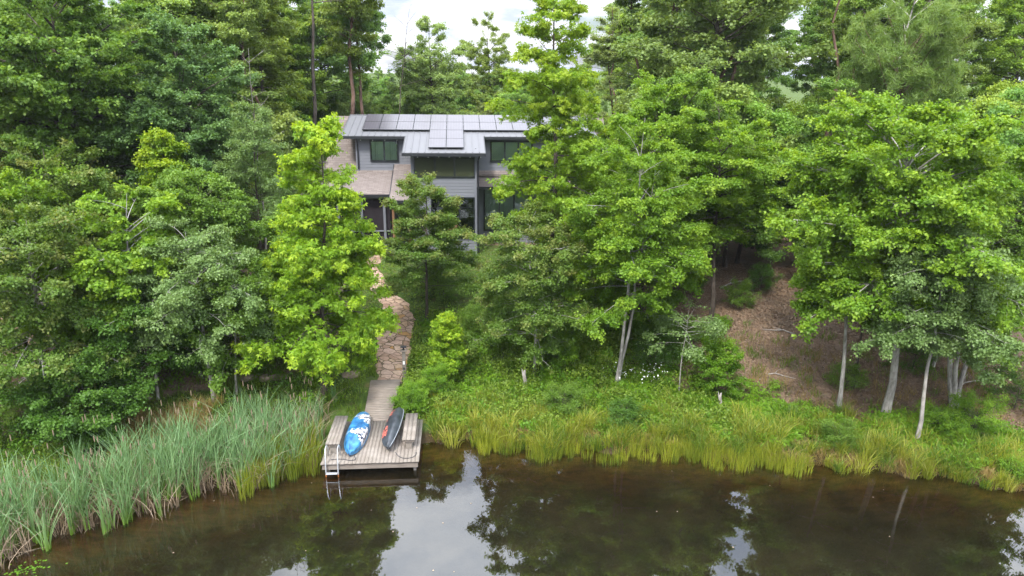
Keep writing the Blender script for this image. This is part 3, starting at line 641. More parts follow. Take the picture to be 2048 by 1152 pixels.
# ---------------------------------------------------------------- stone path
cl_y = np.array([28.28, 30, 31.6, 33.4, 35.2, 37.0, 39.5, 41.5]); cl_a = np.array([-3.70, -3.98, -4.06, -3.95, -4.20, -5.2, -6.2, -5.2]); cl_b = np.array([-2.62, -2.40, -2.40, -2.30, -2.75, -3.9, -4.9, -4.0])
k = M('flagstone'); v = k.coord('Object'); ns = k.n('ShaderNodeTexNoise'); ns.inputs['Scale'].default_value = 2.2; k.t.links.new(v, ns.inputs['Vector'])
sc_ = k.n('ShaderNodeVectorMath', operation='SCALE'); sc_.inputs['Scale'].default_value = .28; k.t.links.new(ns.outputs['Color'], sc_.inputs[0]); wv = k.n('ShaderNodeVectorMath', operation='ADD'); k.t.links.new(v, wv.inputs[0]); k.t.links.new(sc_.outputs[0], wv.inputs[1])
mpp = k.n('ShaderNodeMapping'); mpp.inputs['Scale'].default_value = (.85, 1.25, .01); k.t.links.new(wv.outputs[0], mpp.inputs[0])
vo = k.n('ShaderNodeTexVoronoi', feature='DISTANCE_TO_EDGE'); vo.inputs['Scale'].default_value = 2.7; k.t.links.new(mpp.outputs[0], vo.inputs['Vector'])
vc_ = k.n('ShaderNodeTexVoronoi'); vc_.inputs['Scale'].default_value = 2.7; k.t.links.new(mpp.outputs[0], vc_.inputs['Vector']); scc = k.n('ShaderNodeSeparateColor'); k.t.links.new(vc_.outputs['Color'], scc.inputs[0])
c = k.ramp(scc.outputs[0], [(.0, (.31, .195, .135)), (.35, (.43, .285, .215)), (.7, (.52, .37, .29)), (.93, (.48, .34, .23)), (1., (.46, .24, .07))])
c = k.mix(k.ramp(k.noise(v, 7, 5, .7), [(.38, 0.), (.75, .65)]), c, (.17, .13, .08))
c = k.mix(k.ramp(vo.outputs['Distance'], [(.02, 1.), (.045, 0.)]), c, (.10, .08, .045))
MAT['flag'] = k.done(k.bsdf(c, .9, .2, k.bump(k.ramp(vo.outputs['Distance'], [(.0, 0.), (.09, 1.)]), .8, .03)))
ys = np.linspace(28.28, 41.5, 90); us = np.linspace(0, 1, 12)
xa = np.interp(ys, cl_y, cl_a) + .06 * np.sin(ys * 5.1) + .04 * np.sin(ys * 11); xb = np.interp(ys, cl_y, cl_b) + .06 * np.sin(ys * 4.3 + 1) + .04 * np.sin(ys * 12)
PX = xa[:, None] + (xb - xa)[:, None] * us[None]; PY = ys[:, None] + 0 * PX; PZ = ground(PX, PY) + .05 - .06 * (np.abs(us - .5) > .49)[None]
PZ[:] = np.maximum(PZ, 0); I = np.arange(PX.size).reshape(PX.shape); PF = np.stack([I[:-1, :-1], I[:-1, 1:], I[1:, 1:], I[1:, :-1]], -1).reshape(-1, 4)
po = link('path', mesh_np('path', np.stack([PX.ravel(), PY.ravel(), PZ.ravel()], 1), PF, smooth=True), MAT['flag']); tag(po, kind='structure')

# rocks
simple('field_stone', (.26, .21, .16), .9, .2, var=.4, scale=5)
def rock(x, y, s, label, seed):
    import bmesh
    bm = bmesh.new(); bmesh.ops.create_icosphere(bm, subdivisions=3, radius=1); rng = np.random.default_rng(seed); ph = rng.uniform(0, 6, 6)
    for v_ in bm.verts:
        c = v_.co; f = 1 + .16 * math.sin(c.x * 2.6 + ph[0]) + .13 * math.sin(c.y * 3.1 + ph[1]) + .10 * math.sin(c.z * 4 + ph[2] + c.x * 2)
        v_.co = Vector((c.x * s[0] * f, c.y * s[1] * f, max(-.4, min(.75, c.z * f)) * s[2]))
    me = bpy.data.meshes.new('boulder'); bm.to_mesh(me); bm.free()
    for p in me.polygons: p.use_smooth = True
    o = link('boulder', me, MAT['field_stone'], None, (x, y, float(ground(x, y)) + s[2] * .2)); tag(o, label, 'boulder', 'stones set into the bank')
rock(-12.77, 26.2, (.32, .22, .20), 'brown boulder beside a thin trunk left of the reeds', 1)
rock(-9.3, 28.0, (.45, .25, .2), 'leftmost flat stone of the low row left of the bright sweetgum', 2)
rock(-8.6, 28.1, (.38, .24, .2), 'middle flat stone of the low row left of the bright sweetgum', 3)
rock(-8.0, 28.2, (.34, .22, .2), 'rightmost flat stone of the low row left of the bright sweetgum', 4)
rock(-4.9, 28.6, (.40, .25, .2), 'pale flat stone between the bright sweetgum and the boardwalk', 5)

# ---------------------------------------------------------------- near trees
def at(x, y): return (x, y, float(ground(x, y)) - .05)
NEAR = [
 # name,label,cat,x,y,leafmat,bark,params
 ('sweetgum_tree', 'bright yellow-green cone-shaped sweetgum left of the stone path', -5.91, 27.45, 'sweetgum', 'bark_dark', dict(H=11.5, Rc=3.1, cb=.9, n1=62, prof='cone', e0=2, e1=40, droop=.22, leaf=.19, nl=19000, kind='star', tr=.13, lean=(.5, 0), jit=.09, leafdroop=.7)),
 ('sweetgum_tree', 'tall bright sweetgum rising past the top of the picture right of the house', 4.30, 31.16, 'sweetgum2', 'bark_dark', dict(H=16.8, Rc=4.2, cb=4.2, n1=56, prof='cone', e0=5, e1=48, droop=.2, leaf=.19, nl=16500, kind='star', tr=.17, lean=(-.1, 0), gap=.25, jit=.09, leafdroop=.7)),
 ('maple_tree', 'small dark green tree with rusty tips in front of the house', -1.74, 33.63, 'maple_red', 'bark_dark', dict(H=7.3, Rc=3.3, cb=1.5, n1=40, prof='cone', e0=0, e1=50, droop=.05, leaf=.125, nl=25000, tr=.09, lean=(.2, 0), flat=.95)),
 ('maple_tree', 'bushy green maple with a short white trunk at the middle of the bank', 3.39, 28.65, 'maple_red', 'bark_grey', dict(H=7.6, Rc=2.8, cb=1.3, n1=44, prof='egg', e0=5, e1=55, droop=.22, leaf=.125, nl=26000, tr=.08, lean=(-.3, 0))),
 ('maple_tree', 'green maple rising on twin whitish trunks from one foot on the bank', 6.92, 27.60, 'poplar', 'bark_grey', dict(H=12.4, Rc=2.9, cb=3.4, n1=66, prof='egg', e0=5, e1=55, droop=.22, leaf=.14, nl=42000, tr=.085, stems=2, spread=1.0, lean=(-.1, 0))),
 ('beech_tree', 'layered green tree on a straight dark trunk at the edge of the bare slope', 12.80, 32.02, 'poplar', 'bark_dark', dict(H=11.6, Rc=3.0, cb=3.4, n1=56, prof='egg', e0=0, e1=45, droop=.12, leaf=.14, nl=38000, tr=.13, lean=(-.9, 0), flat=.9)),
 ('beech_tree', 'green tree on a brown trunk standing highest on the bare slope', 11.99, 35.31, 'maple', 'bark_dark', dict(H=12.2, Rc=2.6, cb=3.2, n1=48, prof='egg', e0=5, e1=55, droop=.2, leaf=.14, nl=26000, tr=.13, lean=(-.7, 0))),
 ('maple_sapling', 'thin leaning sapling with a small grey-green head above the bank ferns', 9.53, 26.57, 'grey', 'bark_grey', dict(H=4.2, Rc=1.6, cb=2.0, n1=14, prof='round', e0=0, e1=45, droop=.15, leaf=.12, nl=1500, tr=.035, lean=(.2, 0))),
 ('poplar_tree', 'largest bright green tree of the right bank on a thick lichened trunk', 17.62, 24.32, 'poplar', 'bark_grey', dict(H=12.7, Rc=4.2, cb=4.6, n1=78, prof='egg', e0=5, e1=55, droop=.18, leaf=.17, nl=47000, tr=.17, lean=(-1.2, 0))),
 ('poplar_tree', 'green tree on a slender pale trunk left of the thick lichened one', 15.91, 24.87, 'poplar', 'bark_grey', dict(H=9.2, Rc=1.9, cb=4.0, n1=34, prof='egg', e0=0, e1=55, droop=.2, leaf=.15, nl=15000, tr=.10, lean=(-.9, 0))),
 ('hornbeam_tree', 'grey-green tree whose pale trunk stands nearest the water on the right', 17.64, 22.26, 'grey', 'bark_grey', dict(H=9.3, Rc=2.6, cb=3.1, n1=40, prof='round', e0=0, e1=45, droop=.3, leaf=.13, nl=18000, tr=.09, lean=(-.6, 0), gap=.2, leafdroop=.6)),
 ('maple_tree', 'grey-green tree on a clump of four trunks at the far right of the bank', 20.80, 24.51, 'maple', 'bark_grey', dict(H=8.4, Rc=2.8, cb=3.4, n1=54, prof='round', e0=0, e1=50, droop=.2, leaf=.13, nl=26000, tr=.11, stems=4, spread=1.0)),
 ('maple_tree', 'dark leaning tree at the right edge behind the clump of trunks', 24.2, 26.2, 'maple', 'bark_dark', dict(H=10.2, Rc=3.3, cb=3.0, n1=50, prof='egg', e0=0, e1=50, droop=.2, leaf=.14, nl=26000, tr=.12, lean=(-1.2, 0))),
 ('oak_tree', 'green tree at the right edge of the picture below the pale-limbed oak', 28.7, 32.1, 'forest', 'bark_dark', dict(H=11.0, Rc=3.3, cb=2.5, n1=50, prof='egg', e0=5, e1=55, droop=.2, leaf=.16, nl=24000, tr=.12, lean=(-1.0, 0))),
 ('hornbeam_tree', 'dark green tree in drooping tiers left of the pine', 19.88, 35.78, 'oak', 'bark_dark', dict(H=11.0, Rc=3.4, cb=1.6, n1=56, prof='cone', e0=-8, e1=35, droop=.15, leaf=.14, nl=26000, tr=.12, flat=1.0)),
 ('maple_tree', 'bushy maple with reddish tips at the left edge above the reeds', -16.2, 25.6, 'maple_red', 'bark_grey', dict(H=7.6, Rc=3.5, cb=.8, n1=56, prof='egg', e0=0, e1=52, droop=.22, leaf=.14, nl=38000, tr=.11, lean=(.8, 0))),
 ('poplar_tree', 'large-leaved green tree between the reddish maple and the drooping cherry', -13.6, 27.0, 'poplar', 'bark_grey', dict(H=8.4, Rc=2.4, cb=2.0, n1=40, prof='egg', e0=0, e1=50, droop=.15, leaf=.20, nl=14000, tr=.10, lean=(.9, 0))),
 ('maple_tree', 'low dark green tree on a thin straight trunk behind the brown grass', -12.26, 26.18, 'dark', 'bark_grey', dict(H=5.2, Rc=2.0, cb=1.5, n1=34, prof='round', e0=0, e1=45, droop=.2, leaf=.13, nl=15000, tr=.07, lean=(.3, 0), flat=.9)),
 ('cherry_tree', 'drooping grey-green cherry on a slanting white trunk behind the reeds', -10.16, 26.43, 'grey', 'bark_grey', dict(H=7.6, Rc=2.5, cb=2.2, n1=42, prof='egg', e0=5, e1=55, droop=.35, leaf=.12, nl=23000, tr=.085, lean=(-.2, 0), leafdroop=.8)),
 ('maple_tree', 'small tree on a thin pale trunk nearest the bright sweetgum on its left', -9.4, 26.93, 'maple', 'bark_grey', dict(H=5.9, Rc=1.9, cb=1.7, n1=30, prof='egg', e0=0, e1=50, droop=.25, leaf=.13, nl=13000, tr=.05, lean=(.5, 0))),
 ('maple_bush', 'dense dark maple bush down to the ground behind the left reeds', -14.0, 23.9, 'dark', 'bark_dark', dict(H=2.6, Rc=2.1, cb=.1, n1=40, prof='round', e0=0, e1=55, droop=.1, leaf=.13, nl=19000, tr=.05, flat=.8)),
 ('maple_tree', 'bright green tree top at the left edge with a single orange leaf spray', -17.9, 27.6, 'poplar', 'bark_dark', dict(H=8.4, Rc=2.6, cb=2.2, n1=38, prof='egg', e0=0, e1=55, droop=.15, leaf=.15, nl=17000, tr=.10, lean=(.7, 0))),
 ('maple_tree', 'mid green round-headed tree behind the drooping cherry', -11.6, 29.6, 'maple', 'bark_dark', dict(H=8.6, Rc=2.6, cb=2.0, n1=44, prof='egg', e0=5, e1=55, droop=.2, leaf=.14, nl=24000, tr=.10, lean=(.9, 0))),
 ('dogwood_tree', 'dark green tree directly behind the bright sweetgum', -7.6, 30.4, 'maple', 'bark_dark', dict(H=7.3, Rc=2.2, cb=.8, n1=40, prof='egg', e0=0, e1=50, droop=.2, leaf=.13, nl=19000, tr=.08)),
 ('maple_sapling', 'yellow-green young tree top among the dark oaks on the left', -13.5, 32.0, 'sweetgum2', 'bark_dark', dict(H=8.9, Rc=1.9, cb=3.5, n1=34, prof='cone', e0=10, e1=62, droop=.12, leaf=.17, nl=9000, tr=.09, lean=(.6, 0))),
 ('locust_tree', 'pale feathery green tree left of the house roof', -9.9, 33.6, 'grey', 'bark_dark', dict(H=10.3, Rc=2.6, cb=2.5, n1=46, prof='cone', e0=10, e1=60, droop=.15, leaf=.12, nl=17000, kind='oval', tr=.09, lean=(.9, 0))),
 ('oak_tree', 'broad bright-crowned oak towering over the left of the wood', -19.4, 35.0, 'oak', 'bark_dark', dict(H=15.6, Rc=5.0, cb=3.0, n1=92, prof='round', e0=5, e1=60, droop=.1, leaf=.20, nl=60000, tr=.25, lean=(1.2, 0), flat=.8)),
 ('oak_tree', 'blue-green oak between the broad oak and the leaning dark trunks', -13.9, 35.8, 'bluegreen', 'bark_dark', dict(H=13.0, Rc=3.6, cb=2.5, n1=70, prof='egg', e0=5, e1=60, droop=.1, leaf=.17, nl=40000, tr=.18, lean=(.6, 0))),
 ('maple_tree', 'red-tipped dark tree filling behind the left edge maples', -17.2, 30.0, 'maple_red', 'bark_dark', dict(H=8.8, Rc=3.3, cb=1.5, n1=50, prof='egg', e0=0, e1=50, droop=.15, leaf=.14, nl=24000, tr=.11)),
 ('maple_tree', 'leafy green tree half hidden between the path maple and the twin trunks', 8.4, 31.2, 'maple', 'bark_dark', dict(H=8.6, Rc=2.7, cb=1.6, n1=46, prof='egg', e0=0, e1=52, droop=.2, leaf=.135, nl=26000, tr=.10)),
 ('maple_tree', 'green tree close against the right half of the house', 6.3, 36.6, 'poplar', 'bark_dark', dict(H=8.6, Rc=2.9, cb=1.5, n1=46, prof='egg', e0=0, e1=55, droop=.2, leaf=.14, nl=24000, tr=.11)),
 ('maple_tree', 'tall green tree right of the house with its head above the roof', 9.6, 33.8, 'poplar', 'bark_dark', dict(H=12.4, Rc=2.9, cb=2.5, n1=52, prof='egg', e0=5, e1=55, droop=.2, leaf=.14, nl=30000, tr=.12)),
 ('maple_tree', 'dark green tree under the layered crowns at the top of the bare slope', 15.8, 38.2, 'dark', 'bark_dark', dict(H=8.0, Rc=2.5, cb=1.8, n1=40, prof='egg', e0=0, e1=50, droop=.15, leaf=.15, nl=24000, tr=.12)),
 ('maple_tree', 'green tree filling behind the largest right bank tree', 21.8, 30.5, 'maple', 'bark_dark', dict(H=10.2, Rc=3.2, cb=2.8, n1=54, prof='egg', e0=0, e1=52, droop=.18, leaf=.15, nl=30000, tr=.13)),
]
for i, (nm, lab, x, y, lm_, bm_, kw) in enumerate(NEAR):
    if kw['H'] > 5 and kw['prof'] != 'cone': kw['H'] *= .95
    make_tree(nm, at(x, y), lab, 'bush' if 'bush' in nm else 'sapling' if 'sapling' in nm else 'tree', lm_, bm_, seed=100 + i, **kw)

# pine with needle tufts
def pine(loc, label, H, Rc, cb, seed, lean=(0, 0), n1=46, nl=26000, prof='round'):
    (TV, TF), _ = tree_geo(seed=seed, H=H, Rc=Rc, cb=cb, n1=n1, prof=prof, e0=15, e1=60, droop=-.12, leaf=.2, nl=50, tr=.16, lean=lean)
    rng = np.random.default_rng(seed + 5)
    _, (V0, F0, C0) = tree_geo(seed=seed, H=H, Rc=Rc, cb=cb, n1=n1, prof=prof, e0=15, e1=60, droop=-.12, leaf=.01, nl=1500, tr=.16, lean=lean, kind='oval', flat=.5)
    tc_ = V0[::4]; cc = C0[::4]; n = len(tc_); per = nl // n
    c = np.repeat(tc_, per, 0) + rng.normal(0, .05, (n * per, 3)); d = nrm(rng.normal(0, 1, (n * per, 3)) + [0, 0, .55])
    ln = rng.uniform(.2, .34, n * per)[:, None]; side = nrm(np.cross(d, rng.normal(0, 1, (n * per, 3)))) * .012
    V = np.stack([c - side, c + side, c + d * ln + side * .4, c + d * ln - side * .4], 1).reshape(-1, 3)
    C = np.repeat(np.repeat(cc, per, 0), 4, 0)
    r = empty('pine_tree', loc); tag(r, label, 'tree')
    link('trunk', mesh_np('trunk', TV, TF, smooth=True), MAT['bark_red'], r); link('crown', mesh_np('crown', V, np.arange(len(V)).reshape(-1, 4), C), MAT['needle'], r)
pine(at(24.6, 37.0), 'soft-needled pine standing behind the largest right bank tree', 13.2, 3.6, 6.0, 55, lean=(-.6, 0), nl=60000, n1=60)

# ---------------------------------------------------------------- wood behind: shared meshes, one object each
VAR = []
specs = [('forest_tree', dict(H=21, Rc=4.0, cb=6, n1=60, prof='column', e0=5, e1=60, droop=.1, leaf=.21, nl=24000, tr=.24, flat=.8, gap=.2, jit=.14, sub=2.6)),
         ('forest_tree', dict(H=23, Rc=3.6, cb=9, n1=46, prof='top', e0=15, e1=60, droop=.1, leaf=.21, nl=15000, tr=.22, gap=.3, jit=.14, sub=2.6, wob=.3)),
         ('forest_tree', dict(H=16, Rc=4.0, cb=3, n1=56, prof='egg', e0=5, e1=55, droop=.12, leaf=.20, nl=24000, tr=.19, jit=.14, sub=2.6)),
         ('forest_tree', dict(H=14, Rc=3.4, cb=2, n1=50, prof='cone', e0=5, e1=50, droop=.12, leaf=.19, nl=32000, tr=.16, jit=.13, flat=.95, sub=2.6)),
         ('forest_tree', dict(H=19, Rc=4.2, cb=5, n1=52, prof='round', e0=10, e1=60, droop=.08, leaf=.21, nl=21000, tr=.22, gap=.25, jit=.14, sub=2.6, wob=.25)),
         ('forest_tree', dict(H=9, Rc=3.2, cb=.6, n1=42, prof='egg', e0=0, e1=50, droop=.15, leaf=.18, nl=24000, tr=.11, jit=.13, sub=2.6)),
         ('forest_tree', dict(H=22, Rc=3.0, cb=11, n1=32, prof='top', e0=10, e1=50, droop=.05, leaf=.20, nl=9000, tr=.19, gap=.4, jit=.14, sub=2.4, wob=.4, flat=1.1))]
for i, (nm, kw) in enumerate(specs):
    (TV, TF), (V, F, C) = tree_geo(seed=500 + i, **kw)
    VAR.append((kw['H'], mesh_np('trunk', TV, TF, smooth=True), mesh_np('crown', V, F, C)))
    VAR[-1][1].materials.append(MAT['bark_dark'] if i not in (1, 6) else MAT['bark_red']); VAR[-1][2].materials.append(MAT['forest'])
protos = []
for H_, tm, cm in VAR:
    r = empty('forest_tree'); t_ = link('trunk', tm, None, r); c_ = link('crown', cm, None, r); protos.append([H_, r, t_, c_, False])
ZL = {'left': ('tall leafy wood tree behind the near trees left of the house', 'wood trees left of the house'),
      'right': ('tall leafy wood tree behind the near trees right of the house', 'wood trees right of the house'),
      'back': ('distant wood tree seen above the house roof', 'wood trees above the roof'),
      'low': ('low leafy understorey tree in the shade of the wood', 'understorey trees of the wood')}
frng = np.random.default_rng(21); ROW = []
def place(vi, x, y, H, zone, rz=None, label=None, cat='tree'):
    p = protos[vi]; H_, r, t_, c_, used = p; s = H / H_; sx = s * frng.uniform(.85, 1.2)
    if used:
        rr = r.copy(); COL.objects.link(rr)
        for ch in (t_, c_): q = ch.copy(); COL.objects.link(q); q.parent = rr
        r = rr
    p[4] = True
    r.location = at(x, y); r.rotation_euler = (0, 0, frng.uniform(0, 6.28) if rz is None else rz); r.scale = (sx, sx, s)
    lab, grp = ZL[zone]
    ROW.append((zone, y, x, r))
    for key in ('label', 'group'):
        if key in r: del r[key]
    tag(r, label or lab, cat, None if label else grp)
pts = []
def free(x, y, rmin):
    return all((x - a) ** 2 + (y - b) ** 2 > rmin * rmin for a, b in pts)
def scatter(n, xf, yf, rmin, fn):
    tries = 0; c = 0
    while c < n and tries < n * 60:
        tries += 1; y = yf(); x = xf(y)
        if -11.5 < x < 13 and y < 54.5: continue
        if not free(x, y, rmin): continue
        if fn(x, y): pts.append((x, y)); c += 1
az = lambda x, y: x / y
def left_f(x, y):
    if az(x, y) > -.22: return False
    place(int(frng.choice([0, 1, 2, 4, 6, 0, 4])), x, y, frng.uniform(16, 23.5), 'left'); return True
def right_f(x, y):
    if az(x, y) < .21: return False
    place(int(frng.choice([0, 1, 2, 4, 6, 1])), x, y, frng.uniform(15.5, 23.5), 'right'); return True
def back_f(x, y):
    place(int(frng.choice([2, 3, 4, 0])), x, y, (13.9 + (y - 50) * frng.uniform(.0, .035)) - float(ground(x, y)) + frng.uniform(-3.0, .0), 'back'); return True
scatter(17, lambda y: frng.uniform(-.72 * y, -.16 * y), lambda: frng.uniform(41, 58), 3.3, left_f)
scatter(13, lambda y: frng.uniform(-.75 * y, -.14 * y), lambda: frng.uniform(58, 85), 3.8, left_f)
scatter(19, lambda y: frng.uniform(.15 * y, .9 * y), lambda: frng.uniform(42, 60), 3.5, right_f)
scatter(14, lambda y: frng.uniform(.14 * y, .95 * y), lambda: frng.uniform(60, 88), 3.9, right_f)
scatter(18, lambda y: frng.uniform(-.2 * y, .2 * y), lambda: frng.uniform(56, 68), 3.2, back_f)
scatter(38, lambda y: frng.uniform(-.26 * y, .18 * y), lambda: frng.uniform(68, 110), 4.0, back_f)
scatter(24, lambda y: frng.uniform(-.22 * y, .2 * y), lambda: frng.uniform(110, 190), 6.0, back_f)
def low_f(x, y):
    place(int(frng.choice([5, 3])), x, y, frng.uniform(6.5, 10.5), 'low'); return True
scatter(20, lambda y: frng.uniform(-.68 * y, -.30 * y), lambda: frng.uniform(37, 46), 3.0, low_f)
scatter(22, lambda y: frng.uniform(.36 * y, .9 * y), lambda: frng.uniform(38, 48), 3.0, low_f)
for x_, y_, h_ in ((-10.8, 40.5, 6), (-11.6, 43.5, 7.5), (-10.6, 46.5, 8), (-12.3, 47.5, 8.5), (-10.2, 51, 8), (-7, 53.8, 7.5), (-3, 54.3, 7), (1.5, 54.0, 7), (6, 54, 7.5), (10.5, 53, 8),
                   (12.2, 49, 8), (12.0, 45, 8), (11.6, 41, 7.5), (13.5, 47, 9), (-13.2, 44.5, 9), (-13.5, 50.5, 9)):
    place(int(frng.choice([5, 3])), x_, y_, h_, 'low')
ORD = 'first second third fourth fifth sixth seventh eighth ninth tenth eleventh twelfth thirteenth fourteenth fifteenth sixteenth seventeenth eighteenth nineteenth twentieth'.split()
for zone, cut, side in (('left', 58, 'left'), ('right', 60, 'right')):
    rw = sorted([q for q in ROW if q[0] == zone and q[1] < cut], key=lambda q: q[2] / q[1])
    for i, q in enumerate(rw[:20]): q[3]['label'] = 'tall wood tree, ' + ORD[i] + ' from the left in the nearest row ' + side + ' of the house'
for zone, cut, side in (('left', 58, 'left'), ('right', 60, 'right')):
    rw = sorted([q for q in ROW if q[0] == zone and q[1] >= cut], key=lambda q: q[2] / q[1])
    for i, q in enumerate(rw[:20]): q[3]['label'] = 'far wood tree, ' + ORD[i] + ' from the left in the back row ' + side + ' of the house'
rw = sorted([q for q in ROW if q[0] == 'back' and q[1] < 68], key=lambda q: q[2] / q[1])
for i, q in enumerate(rw[:20]): q[3]['label'] = 'wood tree, ' + ORD[i] + ' from the left in the row just behind the roof ridge'
# individually seen ones
place(1, -8.3, 54.6, 24, 'left', 0.4, 'tall double-crowned tree rising directly behind the left end of the roof')
place(0, -14.2, 57, 20.5, 'left', 1.3, 'leafy wood tree left of the two tall trunks behind the roof, against the sky')
place(2, -12.4, 63, 18.5, 'left', 2.3, 'rounder wood tree filling the gap just left of the tall double-crowned tree')
place(1, -7.2, 56.2, 22.5, 'left', 2.9, 'second slim tree close beside the tall double-crowned one behind the roof')
place(2, -2.4, 62, 14.2, 'back', 1.0, 'round-headed tree standing just above the middle of the roof ridge')
place(4, 3.4, 72, 15.4, 'back', 2.0, 'open-crowned tree highest against the clouds above the roof')
def bare_tree(loc, label, seed, H, Rc, n1, tr, bark, lean=(0, 0), cb=3, e0=10, e1=50):
    (TV, TF), _ = tree_geo(seed=seed, H=H, Rc=Rc, cb=cb, n1=n1, prof='egg', e0=e0, e1=e1, droop=.05, leaf=.01, nl=10, tr=tr, lean=lean, sub=2.0, wob=.25)
    r = empty('dead_tree', loc); tag(r, label, 'dead tree'); link('trunk', mesh_np('trunk', TV, TF, smooth=True), MAT[bark], r)
bare_tree(at(-10.6, 37.5), 'bare grey snag with short branches left of the house roof', 71, 12.0, 1.5, 18, .07, 'bark_dead')
bare_tree(at(-5.4, 56), 'thin nearly leafless tree against the clouds above the roof', 72, 15.2, 2.2, 16, .09, 'bark_dark', lean=(1.8, 0), cb=9)
bare_tree(at(8.8, 50.5), 'slim bleached dead tree behind the tall bright sweetgum', 73, 13.8, 1.5, 14, .08, 'bark_dead', cb=8, e0=40, e1=70)
bare_tree(at(25.0, 40.5), 'pale bare limbs reaching over the soft-needled pine', 74, 17.5, 5.0, 9, .16, 'bark_dead', lean=(1.5, 0), cb=11, e0=20, e1=50)
for j, (x, y, ln, lb) in enumerate(((-11.9, 47, (-1.2, 0), 'dark leaning bare trunk left of the house behind the snag'), (-10.3, 49, (.4, 0), 'dark upright bare trunk nearest the left end of the roof'),
                                    (17.2, 47, (3.0, 0), 'reddish trunk leaning right above the layered trees'), (15.0, 52, (1.4, 0), 'reddish upright trunk against the sky right of the sweetgum'))):
    bare_tree(at(x, y), lb, 80 + j, 22, 2.2, 12, .2, 'bark_dark' if j < 2 else 'bark_red', lean=ln, cb=14)

# ---------------------------------------------------------------- shrubs on the bank
SH = [('shrub', 'rounded green shrub against the right side of the boardwalk', -1.95, 25.9, 1.1, .66, 'bright', .07, 5200),
 ('shrub', 'leafy green shrub just behind the rounded one beside the boardwalk', -1.05, 27.0, 1.25, .75, 'bright', .07, 4200),
 ('sweetgum_sapling', 'yellow-green pointed young sweetgum right of the lamp post', -.55, 28.3, 3.4, 1.15, 'sweetgum', .13, 4200),
 ('shrub', 'bright leafy bush under the thin leaning sapling', 11.1, 26.3, 2.5, 1.05, 'bright', .11, 6500),
 ('shrub', 'small dark bush beside the highest trunk on the bare slope', 12.86, 35.4, .95, .75, 'dark', .08, 2400),
 ('shrub', 'round green bush alone in the middle of the bare slope', 14.9, 33.6, 1.0, .8, 'maple', .08, 2800),
 ('shrub', 'green bush at the right border of the bare slope', 16.7, 35.1, 1.0, .8, 'dark', .08, 2400),
 ('shrub', 'small yellowish shrub between the two pale trunks of the right bank', 16.9, 26.2, 1.0, .7, 'maple', .08, 1700),
 ('shrub', 'wide low green shrub at the foot of the clump of trunks', 20.1, 22.5, 1.05, 1.15, 'bright', .08, 4200),
 ('shrub', 'low fern-like green shrub beside the trunk nearest the water', 18.9, 22.9, .8, .75, 'bright', .08, 2400),
 ('shrub', 'large dark shrub right of the path below the house', -.9, 35.9, 1.7, 1.4, 'maple', .09, 5200),
 ('shrub', 'bright bush behind the white maple trunk and the broken snag', 4.4, 28.9, 1.5, 1.15, 'bright', .10, 5200),
 ('shrub', 'soft green bush on the slope below the right end of the house', 6.6, 35.1, 1.9, 1.6, 'maple', .10, 5200),
 ('shrub', 'dark shrub behind the row of flat stones on the left', -8.8, 29.6, 1.5, 1.4, 'dark', .10, 5200),
 ('shrub', 'small round shrub standing in the grass at the water edge on the right', 14.5, 22.4, .85, .75, 'maple', .07, 2600),
 ('shrub', 'creeping light green plant at the far right water edge', 19.7, 20.0, .45, .45, 'bright', .08, 700),
 ('shrub', 'grey-green shrub in the grass at the middle of the bank', 4.2, 25.3, 1.0, .95, 'maple', .07, 3600),
 ('shrub', 'dark glossy shrub hanging over the bank edge below the twin trunks', 6.6, 24.3, .9, .7, 'dark', .08, 2400),
 ('shrub', 'heath-like dark shrub right of the twin trunks', 9.0, 28.6, 1.4, 1.15, 'dark', .06, 5200),
 ('shrub', 'dark shrub between the maple trunk and the path slope', 1.2, 31.6, 1.3, 1.2, 'maple', .09, 4200),
 ('shrub', 'pale leafy shrub at the top of the path under the small dark tree', -1.9, 37.6, 1.4, 1.1, 'grey', .09, 3600),
 ('shrub', 'dark shrub between the leftmost trunks in the shade', -11.0, 28.0, 1.5, 1.4, 'dark', .11, 4200),
 ('shrub', 'leafy shrub under the left edge maple behind the reeds', -17.0, 22.6, .9, 1.1, 'maple', .08, 3200),
 ('shrub', 'dark shrub in the shade right of the clump of trunks', 23.0, 24.0, 1.3, 1.3, 'dark', .09, 3600),
 ('shrub', 'green bush at the border between ferns and bare slope', 10.4, 30.2, 1.1, 1.0, 'maple', .08, 3200),
 ('shrub', 'dark bush below the dark leaning tree on the right bank', 20.6, 27.2, 1.3, 1.2, 'dark', .09, 3600)]
for i, (nm, lb, x, y, H, Rr, lm_, lf, nl) in enumerate(SH):
    make_tree(nm, at(x, y), lb, 'sapling' if 'sap' in nm else 'shrub', lm_, 'bark_dark', seed=300 + i, H=H, Rc=Rr, cb=H * .04, n1=26, prof='cone' if 'sap' in nm else 'round', e0=15, e1=70, droop=.08, leaf=lf, nl=nl, tr=.03, flat=.4, jit=.05,
              kind='star' if 'sweet' in nm else 'oval', sub=5, **({'group': 'shrubs on the bank'}))
